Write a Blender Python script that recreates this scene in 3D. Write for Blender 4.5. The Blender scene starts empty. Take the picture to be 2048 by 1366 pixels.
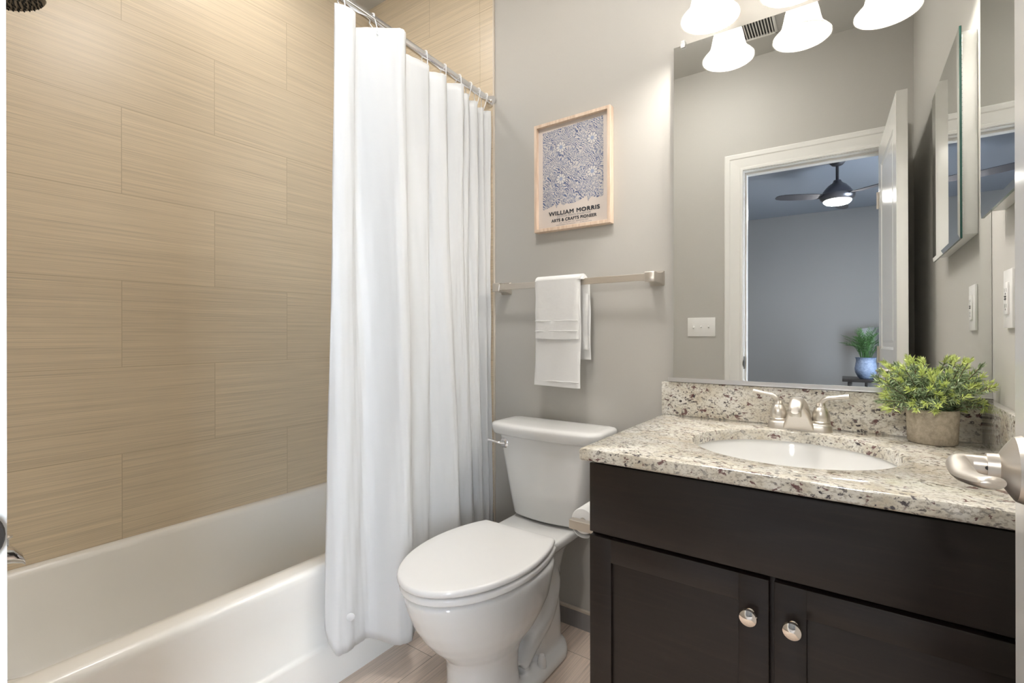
import bpy, bmesh, math, random
from mathutils import Vector, Matrix
rnd = random.Random(7)
R = math.radians
sc = bpy.context.scene
COL = sc.collection
PI = math.pi

# ---------------------------------------------------------------- camera, world, light, exposure
H = 1.136
cd = bpy.data.cameras.new('camera'); cam = bpy.data.objects.new('camera', cd); COL.objects.link(cam)
cd.sensor_width = 36; cd.sensor_fit = 'HORIZONTAL'; cd.lens = 981.6/2048*36
cd.shift_y = -15.3/2048; cd.clip_start = 0.01
cam.matrix_world = Matrix.Translation((0, 0, H)) @ Matrix.Rotation(R(35.34), 4, 'Z') @ Matrix.Rotation(R(90), 4, 'X') @ Matrix.Rotation(R(-0.113), 4, 'Z')
sc.camera = cam
vs = sc.view_settings
vs.view_transform = 'Standard'; vs.look = 'None'; vs.gamma = 1; vs.use_curve_mapping = False
vs.exposure = 1.0
BULB = 125.0        # vanity bulbs
FAN = 210.0         # lamp of the bedroom fan
SKY = 13.0
CAN = 66.0          # recessed shower lamp
FILL_DOME = 32.0         # unseen ceiling lamp added as bathroom fill
w = bpy.data.worlds.new('sky'); sc.world = w; w.use_nodes = True
w.node_tree.nodes['Background'].inputs[0].default_value = (0.78, 0.87, 1.0, 1)
w.node_tree.nodes['Background'].inputs[1].default_value = SKY

# ---------------------------------------------------------------- node helpers
class NB:
    def __init__(s, name):
        s.m = bpy.data.materials.new(name); s.m.use_nodes = True
        s.t = s.m.node_tree; s.n = s.t.nodes; s.b = s.n['Principled BSDF']; s.out = s.n['Material Output']
    def new(s, k, **kw):
        n = s.n.new(k)
        for a, v in kw.items(): setattr(n, a, v)
        return n
    def put(s, sock, v):
        if isinstance(v, bpy.types.NodeSocket): s.t.links.new(v, sock)
        elif v is not None: sock.default_value = v
    def math(s, op, a, b=None, c=None, clamp=False):
        n = s.new('ShaderNodeMath', operation=op); n.use_clamp = clamp
        s.put(n.inputs[0], a); s.put(n.inputs[1], b); s.put(n.inputs[2], c)
        return n.outputs[0]
    def pos(s):
        g = s.new('ShaderNodeNewGeometry'); x = s.new('ShaderNodeSeparateXYZ'); s.put(x.inputs[0], g.outputs['Position'])
        return x.outputs[0], x.outputs[1], x.outputs[2]
    def obj(s):
        g = s.new('ShaderNodeTexCoord'); return g.outputs['Object']
    def vec(s, x, y, z):
        n = s.new('ShaderNodeCombineXYZ'); s.put(n.inputs[0], x); s.put(n.inputs[1], y); s.put(n.inputs[2], z); return n.outputs[0]
    def noise(s, v, scale, detail=3, rough=.5, dist=0):
        n = s.new('ShaderNodeTexNoise'); s.put(n.inputs['Vector'], v); n.inputs['Scale'].default_value = scale
        n.inputs['Detail'].default_value = detail; n.inputs['Roughness'].default_value = rough; n.inputs['Distortion'].default_value = dist
        return n.outputs[0]
    def ramp(s, f, pts):
        n = s.new('ShaderNodeValToRGB'); s.put(n.inputs[0], f); e = n.color_ramp.elements
        while len(e) < len(pts): e.new(.5)
        for k, (p, c) in enumerate(pts):
            e[k].position = p; e[k].color = (c, c, c, 1) if isinstance(c, (int, float)) else (*c, 1)
        return n.outputs[0]
    def mix(s, f, a, b, mode='MIX'):
        n = s.new('ShaderNodeMix', data_type='RGBA', blend_type=mode)
        s.put(n.inputs[0], f)
        for i, v in ((6, a), (7, b)):
            s.put(n.inputs[i], (*v, 1) if isinstance(v, tuple) else v)
        return n.outputs[2]
    def bump(s, h, strength, dist=.001):
        n = s.new('ShaderNodeBump'); s.put(n.inputs['Height'], h); n.inputs['Strength'].default_value = strength; n.inputs['Distance'].default_value = dist
        s.put(s.b.inputs['Normal'], n.outputs[0])
    def set(s, **kw):
        for k, v in kw.items():
            s.put(s.b.inputs[k.replace('_', ' ')], (*v, 1) if isinstance(v, tuple) and len(v) == 3 else v)
        return s.m

def plain(name, col, rough=.5, metal=0., coat=0., var=.04, scale=30, bump=0.):
    b = NB(name)
    n = b.noise(b.obj(), scale, 3)
    d = tuple(c*(1-var) for c in col); l = tuple(min(1, c*(1+var)) for c in col)
    c = b.mix(n, d, l)
    b.set(Base_Color=c, Roughness=rough, Metallic=metal, Coat_Weight=coat)
    if bump: b.bump(n, bump)
    return b.m

def brushed(name, col, rough, sx=6, sy=6, sz=400):
    b = NB(name); mp = b.new('ShaderNodeMapping'); b.put(mp.inputs[0], b.obj()); mp.inputs['Scale'].default_value = (sx, sy, sz)
    n = b.noise(mp.outputs[0], 1, 4, .6)
    b.set(Base_Color=b.mix(n, tuple(c*.93 for c in col), col), Metallic=1., Roughness=b.math('MULTIPLY_ADD', n, .12, rough))
    b.bump(n, .05, .0005)
    return b.m

M = {}
M['paint'] = plain('wall_paint', (.50, .485, .45), .55, var=.015, scale=160, bump=.05)
M['ceil'] = plain('ceiling_paint', (.60, .595, .57), .7, var=.01, scale=120, bump=.05)
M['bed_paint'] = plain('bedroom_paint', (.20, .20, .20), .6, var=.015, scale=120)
M['white_trim'] = plain('white_semigloss', (.80, .79, .76), .22, var=.01)
M['door_white'] = plain('door_white_semigloss', (.80, .79, .765), .14, var=.01)
M['porcelain'] = plain('porcelain', (.80, .80, .785), .07, coat=.4, var=.008)
M['tank_porcelain'] = plain('tank_porcelain', (.78, .78, .765), .08, coat=.4, var=.008)
M['seat_plastic'] = plain('seat_plastic', (.85, .845, .83), .16, var=.006)
M['tub'] = plain('tub_enamel', (.86, .845, .80), .24, coat=.15, var=.01, scale=8)
M['plastic'] = plain('white_plastic', (.82, .81, .79), .3, var=.01)
M['slot'] = plain('outlet_slot_dark', (.04, .04, .04), .6)
M['nickel'] = brushed('brushed_nickel', (.70, .655, .595), .33)
M['nickel_v'] = brushed('brushed_nickel_turned', (.72, .68, .62), .29, 300, 300, 6)
M['knob'] = plain('polished_nickel', (.85, .80, .74), .09, 1., var=.01)
M['chrome'] = plain('chrome', (.86, .86, .88), .06, 1., var=.01)
M['dark_metal'] = plain('dark_shower_metal', (.11, .10, .09), .28, .8)
M['bronze'] = plain('dark_strike_metal', (.07, .065, .06), .4, .8)
M['rubber'] = plain('black_nozzle', (.015, .018, .018), .5)
M['alu'] = brushed('aluminium_channel', (.74, .74, .75), .3, 4, 300, 300)
M['clear'] = plain('clear_plastic', (.85, .86, .86), .15, var=.01)
M['dark_gap'] = plain('dark_recess', (.012, .01, .009), .7)
M['grout'] = plain('grout', (.42, .36, .28), .8)
M['cap'] = plain('cream_tile_cap', (.62, .55, .46), .4)
M['terry'] = None
M['black_wood'] = plain('black_stained_wood', (.02, .018, .018), .35)
M['soil'] = plain('dark_soil', (.03, .025, .018), .9, bump=.5, scale=80)
M['ceramic_cream'] = plain('cream_ceramic', (.72, .62, .47), .2, coat=.3)
M['blade'] = plain('fan_blade_dark', (.035, .035, .042), .5)
M['bed_floor'] = plain('bedroom_carpet', (.36, .34, .32), .9, var=.1, scale=200)

def mirror_mat():
    b = NB('silvered_mirror'); n = b.noise(b.obj(), 40, 2)
    b.set(Base_Color=b.mix(n, (.80, .81, .795), (.81, .82, .805)), Metallic=1., Roughness=0.0); return b.m
M['mirror'] = mirror_mat()

def glass_edge():
    b = NB('green_glass_edge'); n = b.noise(b.obj(), 60, 2)
    b.set(Base_Color=b.mix(n, (.02, .07, .06), (.04, .12, .10)), Roughness=.08); return b.m
M['edge'] = glass_edge()

def tile_mat(name, axis, u0, w, z0, hgt, alt, base, gcol, freq=(1.6, 420), off=.5, flip=False, rough=.3, gw=.0013, bstr=.22):
    """axis: plane coordinate that runs along the tile; rows stacked along the other."""
    b = NB(name); x, y, z = b.pos()
    U, V = {'xz': (x, z), 'yz': (y, z), 'yx': (y, x)}[axis]
    row = b.math('DIVIDE', b.math('SUBTRACT', V, z0), hgt)
    rf = b.math('FLOOR', row)
    fr = b.math('FRACT', row)
    u = b.math('DIVIDE', b.math('SUBTRACT', U, u0), w)
    u = b.math('ADD', u, b.math('MULTIPLY', rf, off))
    uf = b.math('FLOOR', u); fu = b.math('FRACT', u)
    def edge(f, size):
        d = b.math('MULTIPLY', b.math('MINIMUM', f, b.math('SUBTRACT', 1., f)), size)
        return b.math('LESS_THAN', d, gw*.5*2 if size else gw)
    g = b.math('MAXIMUM', edge(fr, hgt), edge(fu, w))
    idv = b.vec(uf, rf, 3.7)
    wn = b.new('ShaderNodeTexWhiteNoise', noise_dimensions='3D'); b.put(wn.inputs[0], idv)
    sh = b.math('MULTIPLY', wn.outputs[0], 50.)
    v1 = b.vec(b.math('MULTIPLY_ADD', U, freq[0], sh), b.math('MULTIPLY', V, freq[1]), 0.)
    v2 = b.vec(b.math('MULTIPLY_ADD', U, freq[0]*4, sh), b.math('MULTIPLY', V, freq[1]*2.6), 5.)
    v3 = b.vec(b.math('MULTIPLY_ADD', U, .8, sh), b.math('MULTIPLY', V, freq[1]*.2), 9.)
    n1 = b.noise(v1, 1, 3, .6); n2 = b.noise(v2, 1, 2, .5); n3 = b.noise(v3, 1, 2, .5)
    s = b.math('ADD', b.math('MULTIPLY', n1, .5), b.math('ADD', b.math('MULTIPLY', n2, .3), b.math('MULTIPLY', n3, .2)))
    c = b.ramp(s, [(.36, tuple(k*.74 for k in base)), (.5, base), (.64, tuple(min(1, k*1.18) for k in base))])
    tint = b.math('MULTIPLY_ADD', wn.outputs[0], .07, .965)
    c = b.mix(1., c, b.new_rgb(tint), 'MULTIPLY')
    c = b.mix(g, c, gcol)
    b.set(Base_Color=c, Roughness=b.math('MULTIPLY_ADD', n1, .25, rough-.1))
    hh = b.math('SUBTRACT', s, b.math('MULTIPLY', g, 1.2))
    b.bump(hh, bstr, .0012)
    return b.m
def new_rgb(s, v):
    n = s.new('ShaderNodeCombineColor'); [s.put(n.inputs[i], v) for i in range(3)]; return n.outputs[0]
NB.new_rgb = new_rgb
TAN = (.655, .55, .40)
M['tile_left'] = tile_mat('shower_tile_left', 'yz', .9269, .615, .7132, .3075, .5, TAN, (.50, .41, .285))
M['tile_back'] = tile_mat('shower_tile_back', 'xz', -1.682, 1.9, .7132, .3075, .5, TAN, (.46, .37, .26), off=.5)
M['tile_floor'] = tile_mat('floor_tile', 'yx', 1.09, .615, -1.23, .307, .5, (.74, .61, .51), (.36, .29, .23), freq=(2.2, 300), off=-.75, rough=.38, bstr=.15)
M['tile_base'] = tile_mat('baseboard_tile', 'xz', -.95, .3, -.3, .6, .5, (.30, .29, .285), (.3, .3, .3), freq=(420, 3), rough=.4)

def granite():
    b = NB('speckled_granite'); x, y, z = b.pos()
    mp = b.new('ShaderNodeMapping'); b.put(mp.inputs[0], b.vec(x, y, z)); mp.inputs['Rotation'].default_value = (.5, .6, .5); mp.inputs['Scale'].default_value = (.8, 1.1, 1.1)
    v = mp.outputs[0]
    n1 = b.noise(v, 18, 4, .6); n2 = b.noise(v, 95, 4, .6, .4); n3 = b.noise(v, 170, 3, .6, .2); n4 = b.noise(v, 52, 4, .62, .6)
    c = b.ramp(n1, [(.32, (.56, .50, .39)), (.5, (.70, .67, .59)), (.68, (.78, .765, .72))])
    c = b.mix(b.ramp(n3, [(.51, 0), (.60, .75)]), c, (.40, .36, .30))
    msk = b.ramp(b.noise(v, 11, 3, .5), [(.38, .25), (.58, 1)])
    c = b.mix(b.math('MULTIPLY', b.ramp(n2, [(.562, 0), (.612, 1)]), msk), c, (.065, .055, .062))
    c = b.mix(b.math('MULTIPLY', b.ramp(n4, [(.60, 0), (.64, 1)]), .9), c, (.13, .055, .055))
    b.set(Base_Color=c, Roughness=.12, Coat_Weight=.3)
    return b.m
M['granite'] = granite()

def espresso():
    b = NB('espresso_wood'); mp = b.new('ShaderNodeMapping'); x, y, z = b.pos(); b.put(mp.inputs[0], b.vec(x, y, z)); mp.inputs['Scale'].default_value = (5, 5, 60)
    n = b.noise(mp.outputs[0], 1, 5, .6, 1.2)
    m2 = b.noise(b.vec(x, y, z), 5, 2)
    c = b.ramp(n, [(.35, (.008, .0058, .005)), (.55, (.012, .0085, .007)), (.75, (.021, .014, .011))])
    c = b.mix(b.math('MULTIPLY', m2, .35), c, (.022, .010, .009))
    b.set(Base_Color=c, Roughness=.36)
    b.bump(n, .04, .0005)
    return b.m
M['espresso'] = espresso()

def cloth(name, col, trans, sc_=(2, 2, 30), bstr=.15, rough=.75):
    b = NB(name); mp = b.new('ShaderNodeMapping'); b.put(mp.inputs[0], b.obj()); mp.inputs['Scale'].default_value = sc_
    n = b.noise(mp.outputs[0], 3, 5, .6)
    b.set(Base_Color=b.mix(n, tuple(k*.97 for k in col), col), Roughness=rough)
    b.bump(n, bstr, .004)
    t = b.new('ShaderNodeBsdfTranslucent'); b.put(t.inputs[0], (*col, 1))
    mx = b.new('ShaderNodeMixShader'); mx.inputs[0].default_value = trans
    b.put(mx.inputs[1], b.b.outputs[0]); b.put(mx.inputs[2], t.outputs[0]); b.put(b.out.inputs[0], mx.outputs[0])
    return b.m
M['curtain'] = cloth('shower_curtain_fabric', (.73, .73, .72), .10, (3, 3, 5), .25, .45)
def terry():
    b = NB('terry_cloth'); x, y, z = b.pos()
    n = b.noise(b.obj(), 900, 3, .7); n2 = b.noise(b.obj(), 40, 3)
    b.set(Base_Color=b.mix(n, (.80, .80, .79), (.88, .88, .87)), Roughness=.95, Sheen_Weight=.3)
    b.bump(b.math('ADD', b.math('MULTIPLY', n, .5), n2), .6, .003)
    return b.m
M['terry'] = terry()
def frosted():
    b = NB('frosted_glass_shade'); n = b.noise(b.obj(), 20, 2)
    b.set(Base_Color=b.mix(n, (.88, .87, .85), (.92, .91, .89)), Roughness=.35)
    t = b.new('ShaderNodeBsdfTranslucent'); b.put(t.inputs[0], (.95, .94, .92, 1))
    mx = b.new('ShaderNodeMixShader'); mx.inputs[0].default_value = .3
    b.put(mx.inputs[1], b.b.outputs[0]); b.put(mx.inputs[2], t.outputs[0]); b.put(b.out.inputs[0], mx.outputs[0])
    return b.m
M['frosted'] = frosted()
def emit(name, col, st):
    b = NB(name); n = b.noise(b.obj(), 5, 1)
    b.set(Base_Color=b.mix(n, (.9, .9, .9), (.92, .92, .92)), Emission_Color=col, Emission_Strength=st); return b.m
M['bulb'] = emit('lit_bulb', (1., .955, .90), BULB)
M['fill_dome'] = emit('lit_fill_dome', (1., .965, .92), FILL_DOME)
M['can'] = emit('lit_recessed_lens', (1., .97, .94), CAN)
M['fanlamp'] = emit('lit_fan_lens', (1., .96, .9), FAN)
def wood():
    b = NB('pale_oak_frame'); mp = b.new('ShaderNodeMapping'); b.put(mp.inputs[0], b.obj()); mp.inputs['Scale'].default_value = (60, 60, 5)
    n = b.noise(mp.outputs[0], 2, 4, .6)
    b.set(Base_Color=b.ramp(n, [(.3, (.62, .46, .34)), (.7, (.80, .65, .52))]), Roughness=.5); return b.m
M['oak'] = wood()
M['paper'] = plain('poster_paper', (.66, .59, .54), .8, var=.01)
M['ink'] = plain('black_ink', (.03, .035, .045), .8)
M['ink_soft'] = plain('grey_ink', (.16, .16, .18), .8)
def concrete():
    b = NB('pale_concrete'); n = b.noise(b.obj(), 90, 5, .7); n2 = b.noise(b.obj(), 400, 3, .6)
    b.set(Base_Color=b.ramp(n, [(.3, (.33, .28, .21)), (.55, (.47, .41, .32)), (.75, (.58, .52, .43))]), Roughness=.85)
    b.bump(b.math('ADD', n, n2), .5, .001); return b.m
M['concrete'] = concrete()
M['leaf'] = plain('needle_green', (.15, .23, .11), .5, var=.5, scale=60)
M['leaf_mid'] = plain('needle_frosted_green', (.40, .50, .30), .5, var=.35, scale=60)
M['leaf_tip'] = plain('needle_yellow_green', (.66, .76, .26), .5, var=.3, scale=60)
M['stem'] = plain('stem_brown', (.16, .11, .06), .7)
M['frond'] = plain('frond_green', (.05, .13, .035), .5, var=.6, scale=40)
def vase():
    b = NB('blue_grey_glaze'); n = b.noise(b.obj(), 45, 5, .7)
    b.set(Base_Color=b.ramp(n, [(.3, (.09, .13, .22)), (.6, (.20, .26, .38)), (.8, (.35, .40, .5))]), Roughness=.6); return b.m
M['vase'] = vase()

def pattern():
    """generic blue foliage print: feathery leaves, small blossoms and four round flowers"""
    b = NB('blue_foliage_print'); x, y, z = b.pos()
    X0 = b.math('SUBTRACT', x, -.909); Z0 = b.math('SUBTRACT', z, 1.79)
    p = b.vec(X0, Z0, 0.)
    nn = b.new('ShaderNodeTexNoise'); b.put(nn.inputs[0], p); nn.inputs['Scale'].default_value = 14; nn.inputs['Detail'].default_value = 2
    off = b.new('ShaderNodeVectorMath', operation='MULTIPLY_ADD'); b.put(off.inputs[0], nn.outputs['Color']); off.inputs[1].default_value = (.07, .07, 0); b.put(off.inputs[2], p)
    wv = b.new('ShaderNodeTexWave', wave_type='BANDS', bands_direction='DIAGONAL'); b.put(wv.inputs[0], off.outputs[0]); wv.inputs['Scale'].default_value = 55; wv.inputs['Distortion'].default_value = 6; wv.inputs['Detail'].default_value = 3; wv.inputs['Detail Scale'].default_value = 2.5
    vo = b.new('ShaderNodeTexVoronoi', feature='DISTANCE_TO_EDGE'); b.put(vo.inputs['Vector'], off.outputs[0]); vo.inputs['Scale'].default_value = 190
    reg = b.ramp(b.noise(p, 26, 2), [(.44, 0), (.54, 1)])
    lines = b.ramp(wv.outputs[0], [(.30, 0), (.52, 1)])
    cells = b.ramp(vo.outputs[0], [(.07, 1), (.2, 0)])
    f = b.mix(reg, lines, cells)
    blue = b.ramp(b.noise(p, 30, 3), [(.35, (.075, .10, .21)), (.6, (.13, .165, .29)), (.75, (.21, .24, .37))])
    c = b.mix(f, blue, (.58, .55, .53))
    for fx, fz in ((-.957, 1.869), (-.822, 1.875), (-.957, 1.744), (-.822, 1.749)):
        dx = b.math('SUBTRACT', x, fx); dz = b.math('SUBTRACT', z, fz)
        r = b.math('SQRT', b.math('ADD', b.math('MULTIPLY', dx, dx), b.math('MULTIPLY', dz, dz)))
        th = b.math('ARCTAN2', dz, dx)
        pet = b.math('ABSOLUTE', b.math('SINE', b.math('MULTIPLY', th, 4.5)))
        lim = b.math('MULTIPLY_ADD', pet, .005, .0165)
        inside = b.math('LESS_THAN', r, lim)
        edge_ = b.math('LESS_THAN', pet, .22)
        pc = b.mix(edge_, (.62, .60, .58), (.09, .11, .2))
        pc = b.mix(b.math('LESS_THAN', r, .0075), pc, (.30, .34, .48))
        halo = b.math('LESS_THAN', r, b.math('ADD', lim, .0018))
        c = b.mix(halo, c, (.08, .10, .2)); c = b.mix(inside, c, pc)
    b.set(Base_Color=c, Roughness=.8)
    return b.m
M['pattern'] = pattern()

# ---------------------------------------------------------------- mesh helpers
ORG = {}
def tag(o, label=None, cat=None, group=None, kind=None):
    if label: o['label'] = label
    if cat: o['category'] = cat
    if group: o['group'] = group
    if kind: o['kind'] = kind
    return o
def thing(name, loc, label, cat, group=None):
    o = bpy.data.objects.new(name, None); COL.objects.link(o); o.location = loc; o.empty_display_size = .05
    ORG[o.name] = Vector(loc); return tag(o, label, cat, group)
class MB:
    """collects closed shapes in world coordinates"""
    def __init__(s): s.v = []; s.f = []; s.mi = []
    def add(s, v, f, mi=0):
        k = len(s.v); s.v += [tuple(p) for p in v]; s.f += [tuple(i+k for i in q) for q in f]; s.mi += [mi]*len(f); return s
    def box(s, a, b_, bev=0., seg=2, mat=None, mi=0):
        bm = bmesh.new(); bmesh.ops.create_cube(bm, size=1)
        c = [(a[i]+b_[i])/2 for i in range(3)]; d = [abs(b_[i]-a[i]) for i in range(3)]
        for v in bm.verts: v.co = Vector([c[i]+v.co[i]*d[i] for i in range(3)])
        if bev: bmesh.ops.bevel(bm, geom=bm.edges[:], offset=bev, segments=seg, profile=.5, affect='EDGES')
        if mat: bm.transform(mat)
        bm.verts.index_update()
        s.add([v.co.copy() for v in bm.verts], [[v.index for v in f.verts] for f in bm.faces], mi); bm.free(); return s
    def loft(s, rings, cap0=True, cap1=True, closed=True, mi=0):
        n = len(rings[0]); v = [p for r in rings for p in r]; f = []
        for i in range(len(rings)-1):
            for j in range(n if closed else n-1):
                k = (j+1) % n
                f.append((i*n+j, i*n+k, (i+1)*n+k, (i+1)*n+j))
        if cap0: f.append(tuple(range(n))[::-1])
        if cap1: f.append(tuple((len(rings)-1)*n+j for j in range(n)))
        return s.add(v, f, mi)
    def lathe(s, prof, c=(0, 0, 0), axis='Z', n=32, mat=None, mi=0, cap0=True, cap1=True):
        rings = []
        for r, h in prof:
            ring = []
            for j in range(n):
                a = 2*PI*j/n; p = Vector((r*math.cos(a), r*math.sin(a), h))
                if axis == 'Y': p = Vector((p.x, p.z, -p.y))
                if axis == 'X': p = Vector((p.z, p.x, p.y))
                if mat: p = mat @ p
                ring.append(p+Vector(c))
            rings.append(ring)
        return s.loft(rings, cap0, cap1, mi=mi)
    def tube(s, path, r, n=12, mi=0, cap=True, closed=False, flat=1.):
        P = [Vector(p) for p in path]; m = len(P)
        rr = r if isinstance(r, (list, tuple)) else [r]*m
        rings = []; up = None
        for i in range(m):
            a = P[(i-1) % m] if (closed or i > 0) else P[i]; b_ = P[(i+1) % m] if (closed or i < m-1) else P[i]
            t = (b_-a).normalized()
            if up is None:
                up = Vector((0, 0, 1)) if abs(t.z) < .9 else Vector((1, 0, 0))
            x = t.cross(up).normalized(); y = x.cross(t).normalized(); up = y
            rings.append([P[i]+x*(math.cos(2*PI*j/n)*rr[i])+y*(math.sin(2*PI*j/n)*rr[i]*flat) for j in range(n)])
        if closed: rings.append(rings[0]); cap = False
        return s.loft(rings, cap, cap, mi=mi)
    def build(s, name, mats, parent=None, smooth=True, org=None, angle=35):
        if not isinstance(mats, (list, tuple)): mats = [mats]
        if parent: o_ = ORG[parent.name]
        elif org is not None: o_ = Vector(org)
        else:
            xs = [p[0] for p in s.v]; ys = [p[1] for p in s.v]; zs = [p[2] for p in s.v]
            o_ = Vector(((min(xs)+max(xs))/2, (min(ys)+max(ys))/2, min(zs)))
        me = bpy.data.meshes.new(name); me.from_pydata([tuple(Vector(p)-o_) for p in s.v], [], s.f)
        for m_ in mats: me.materials.append(m_)
        me.polygons.foreach_set('material_index', s.mi)
        bm = bmesh.new(); bm.from_mesh(me); bmesh.ops.recalc_face_normals(bm, faces=bm.faces[:])
        if smooth:
            for f in bm.faces: f.smooth = True
            for e in bm.edges:
                if len(e.link_faces) == 2 and e.calc_face_angle(0) > R(angle): e.smooth = False
        bm.to_mesh(me); bm.free(); me.update()
        o = bpy.data.objects.new(name, me); COL.objects.link(o)
        if parent: o.parent = parent
        else: o.location = o_
        ORG[o.name] = o_
        return o
def copy_tree(o, parent=None):
    c = o.copy(); COL.objects.link(c); c.parent = parent; ORG[c.name] = ORG[o.name]
    for ch in [k for k in bpy.data.objects if k.parent == o]: copy_tree(ch, c)
    return c
def struct(mb, name, mats, smooth=False, bevel=0):
    return tag(mb.build(name, mats, smooth=smooth), kind='structure')
def rrect(cx, cy, hx, hy, r, z, n=6):
    out = []
    for qx, qy, a0 in ((1, 1, 0), (-1, 1, 90), (-1, -1, 180), (1, -1, 270)):
        for k in range(n+1):
            a = R(a0+90*k/n); out.append(Vector((cx+qx*(hx-r)+r*math.cos(a), cy+qy*(hy-r)+r*math.sin(a), z)))
    return out
def cr(pts, m):
    """Catmull-Rom resampling, m samples per span"""
    P = [Vector(p) for p in pts]; out = []
    for i in range(len(P)-1):
        p0 = P[max(i-1, 0)]; p1 = P[i]; p2 = P[i+1]; p3 = P[min(i+2, len(P)-1)]
        for k in range(m):
            t = k/m
            out.append(.5*((2*p1)+(p2-p0)*t+(2*p0-5*p1+4*p2-p3)*t*t+(3*p1-p0-3*p2+p3)*t**3))
    out.append(P[-1]); return out

# ---------------------------------------------------------------- the bathroom shell
RX = .2686; LX = -2.135; D = 1.70; CZ = 2.86; TX = -1.30; FY = .07
struct(MB().box((LX-.1, FY, -.05), (RX+.1, D+.1, 0)), 'floor', M['tile_floor'])
struct(MB().box((LX-.1, FY-.12, CZ), (RX+.1, D+.1, CZ+.08)), 'ceiling', M['ceil'])
struct(MB().box((LX-.1, FY-.0, 0), (LX, D+.1, CZ)), 'wall_left', M['tile_left'])
struct(MB().box((LX, D, 0), (RX+.1, D+.1, CZ)), 'wall_back', M['paint'])
struct(MB().box((LX, D-.007, .36), (-1.3722, D, CZ)).box((-1.3705, D-.007, .36), (TX, D, CZ)).box((-1.38, D-.0045, .36), (-1.36, D-.0001, CZ)), 'wall_shower_back', M['tile_back'])
struct(MB().box((LX, FY, .36), (TX, FY+.05, CZ)), 'wall_shower_front', M['tile_back'])
struct(MB().box((RX, FY, 0), (RX+.1, D, CZ)), 'wall_right', M['paint'])
struct(MB().box((TX, D-.009, 0), (TX+.007, D, CZ), .002), 'trim_1', M['cap'])
JL = -.547; JR = .135; HZ = 2.165
wf = MB()
wf.box((-3.1, FY-.12, 0), (JL-.02, FY, CZ)); wf.box((JR+.02, FY-.12, 0), (1.8, FY, CZ)); wf.box((JL-.02, FY-.12, HZ+.02), (JR+.02, FY, CZ))
struct(wf, 'wall_front', M['paint'])
# jamb with stop, and casing
j = MB()
j.box((JL-.02, FY-.12, 0), (JL, FY, HZ)); j.box((JR, FY-.12, 0), (JR+.02, FY, HZ)); j.box((JL-.02, FY-.12, HZ), (JR+.02, FY, HZ+.02))
j.box((JL, FY-.09, 0), (JL+.011, FY-.045, HZ-.011), .002); j.box((JR-.011, FY-.09, 0), (JR, FY-.045, HZ-.011), .002); j.box((JL, FY-.09, HZ-.012), (JR, FY-.045, HZ), .002)
jamb = struct(j, 'trim_2', M['white_trim'])
CW = .105
def casing(y0, sgn, name):
    c = MB()
    prof = [(0, .0155), (.012, .0165), (.018, .011), (.03, .012), (.07, .014), (.076, .018), (CW-.006, .018), (CW, .013)]   # distance from opening, proud of wall
    path = [(JL-.004, 0, -1, 0), (JL-.004, HZ+.004, -1, 1), (JR+.004, HZ+.004, 1, 1), (JR+.004, 0, 1, 0)]
    rings = []
    for (px, pz, ox, oz) in path:
        ring = []
        for d_, p_ in prof: ring.append(Vector((px+ox*d_, y0+sgn*p_, pz+oz*d_)))
        for d_, p_ in reversed(prof): ring.append(Vector((px+ox*d_, y0, pz+oz*d_)))
        rings.append(ring)
    c.loft(rings)
    return struct(c, name, M['white_trim'])
casing(FY, 1, 'trim_3')
# baseboard behind the toilet
struct(MB().box((TX+.008, D-.010, 0), (-.55, D, .066)), 'baseboard_back', M['tile_base'])
struct(MB().box((TX+.008, D-.013, .066), (-.55, D, .076), .002), 'trim_4', M['cap'])
struct(MB().box((TX, FY, 0), (JL-.12, FY+.010, .066)), 'baseboard_front', M['tile_base'])
struct(MB().box((RX-.010, FY, 0), (RX, 1.12, .066)), 'baseboard_right', M['tile_base'])

# ---------------------------------------------------------------- bedroom seen in the mirror
BY = -4.25; BX0 = -3.0; BX1 = 1.7
struct(MB().box((BX0-.1, BY-.1, -.05), (BX1+.1, FY, -.001)), 'floor_bedroom', M['bed_floor'])
struct(MB().box((BX0-.1, BY-.1, 2.84), (BX1+.1, FY-.12, 2.92)), 'ceiling_bedroom', plain('bedroom_ceiling_dimmed', (.22, .24, .28), .8, var=.01))  # white ceiling; its dim bluish light is put into the base colour
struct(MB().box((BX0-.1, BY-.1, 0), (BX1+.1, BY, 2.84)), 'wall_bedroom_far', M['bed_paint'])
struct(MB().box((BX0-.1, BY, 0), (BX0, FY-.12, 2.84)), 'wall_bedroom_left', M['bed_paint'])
WY0, WY1, WZ0, WZ1 = -2.5, -.9, .55, 2.2
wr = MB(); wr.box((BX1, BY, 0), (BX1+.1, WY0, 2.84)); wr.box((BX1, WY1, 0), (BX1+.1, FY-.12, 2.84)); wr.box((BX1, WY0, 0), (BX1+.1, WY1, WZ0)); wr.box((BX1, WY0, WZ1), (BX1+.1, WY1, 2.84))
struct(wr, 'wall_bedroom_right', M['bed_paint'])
wd = MB()
for a, b_ in (((WY0, WZ0), (WY0+.05, WZ1)), ((WY1-.05, WZ0), (WY1, WZ1)), ((WY0, WZ0), (WY1, WZ0+.05)), ((WY0, WZ1-.05), (WY1, WZ1)), ((WY0, (WZ0+WZ1)/2-.02), (WY1, (WZ0+WZ1)/2+.02))):
    wd.box((BX1+.02, a[0], a[1]), (BX1+.07, b_[0], b_[1]), .003)
struct(wd, 'window_1', M['white_trim'])

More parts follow.
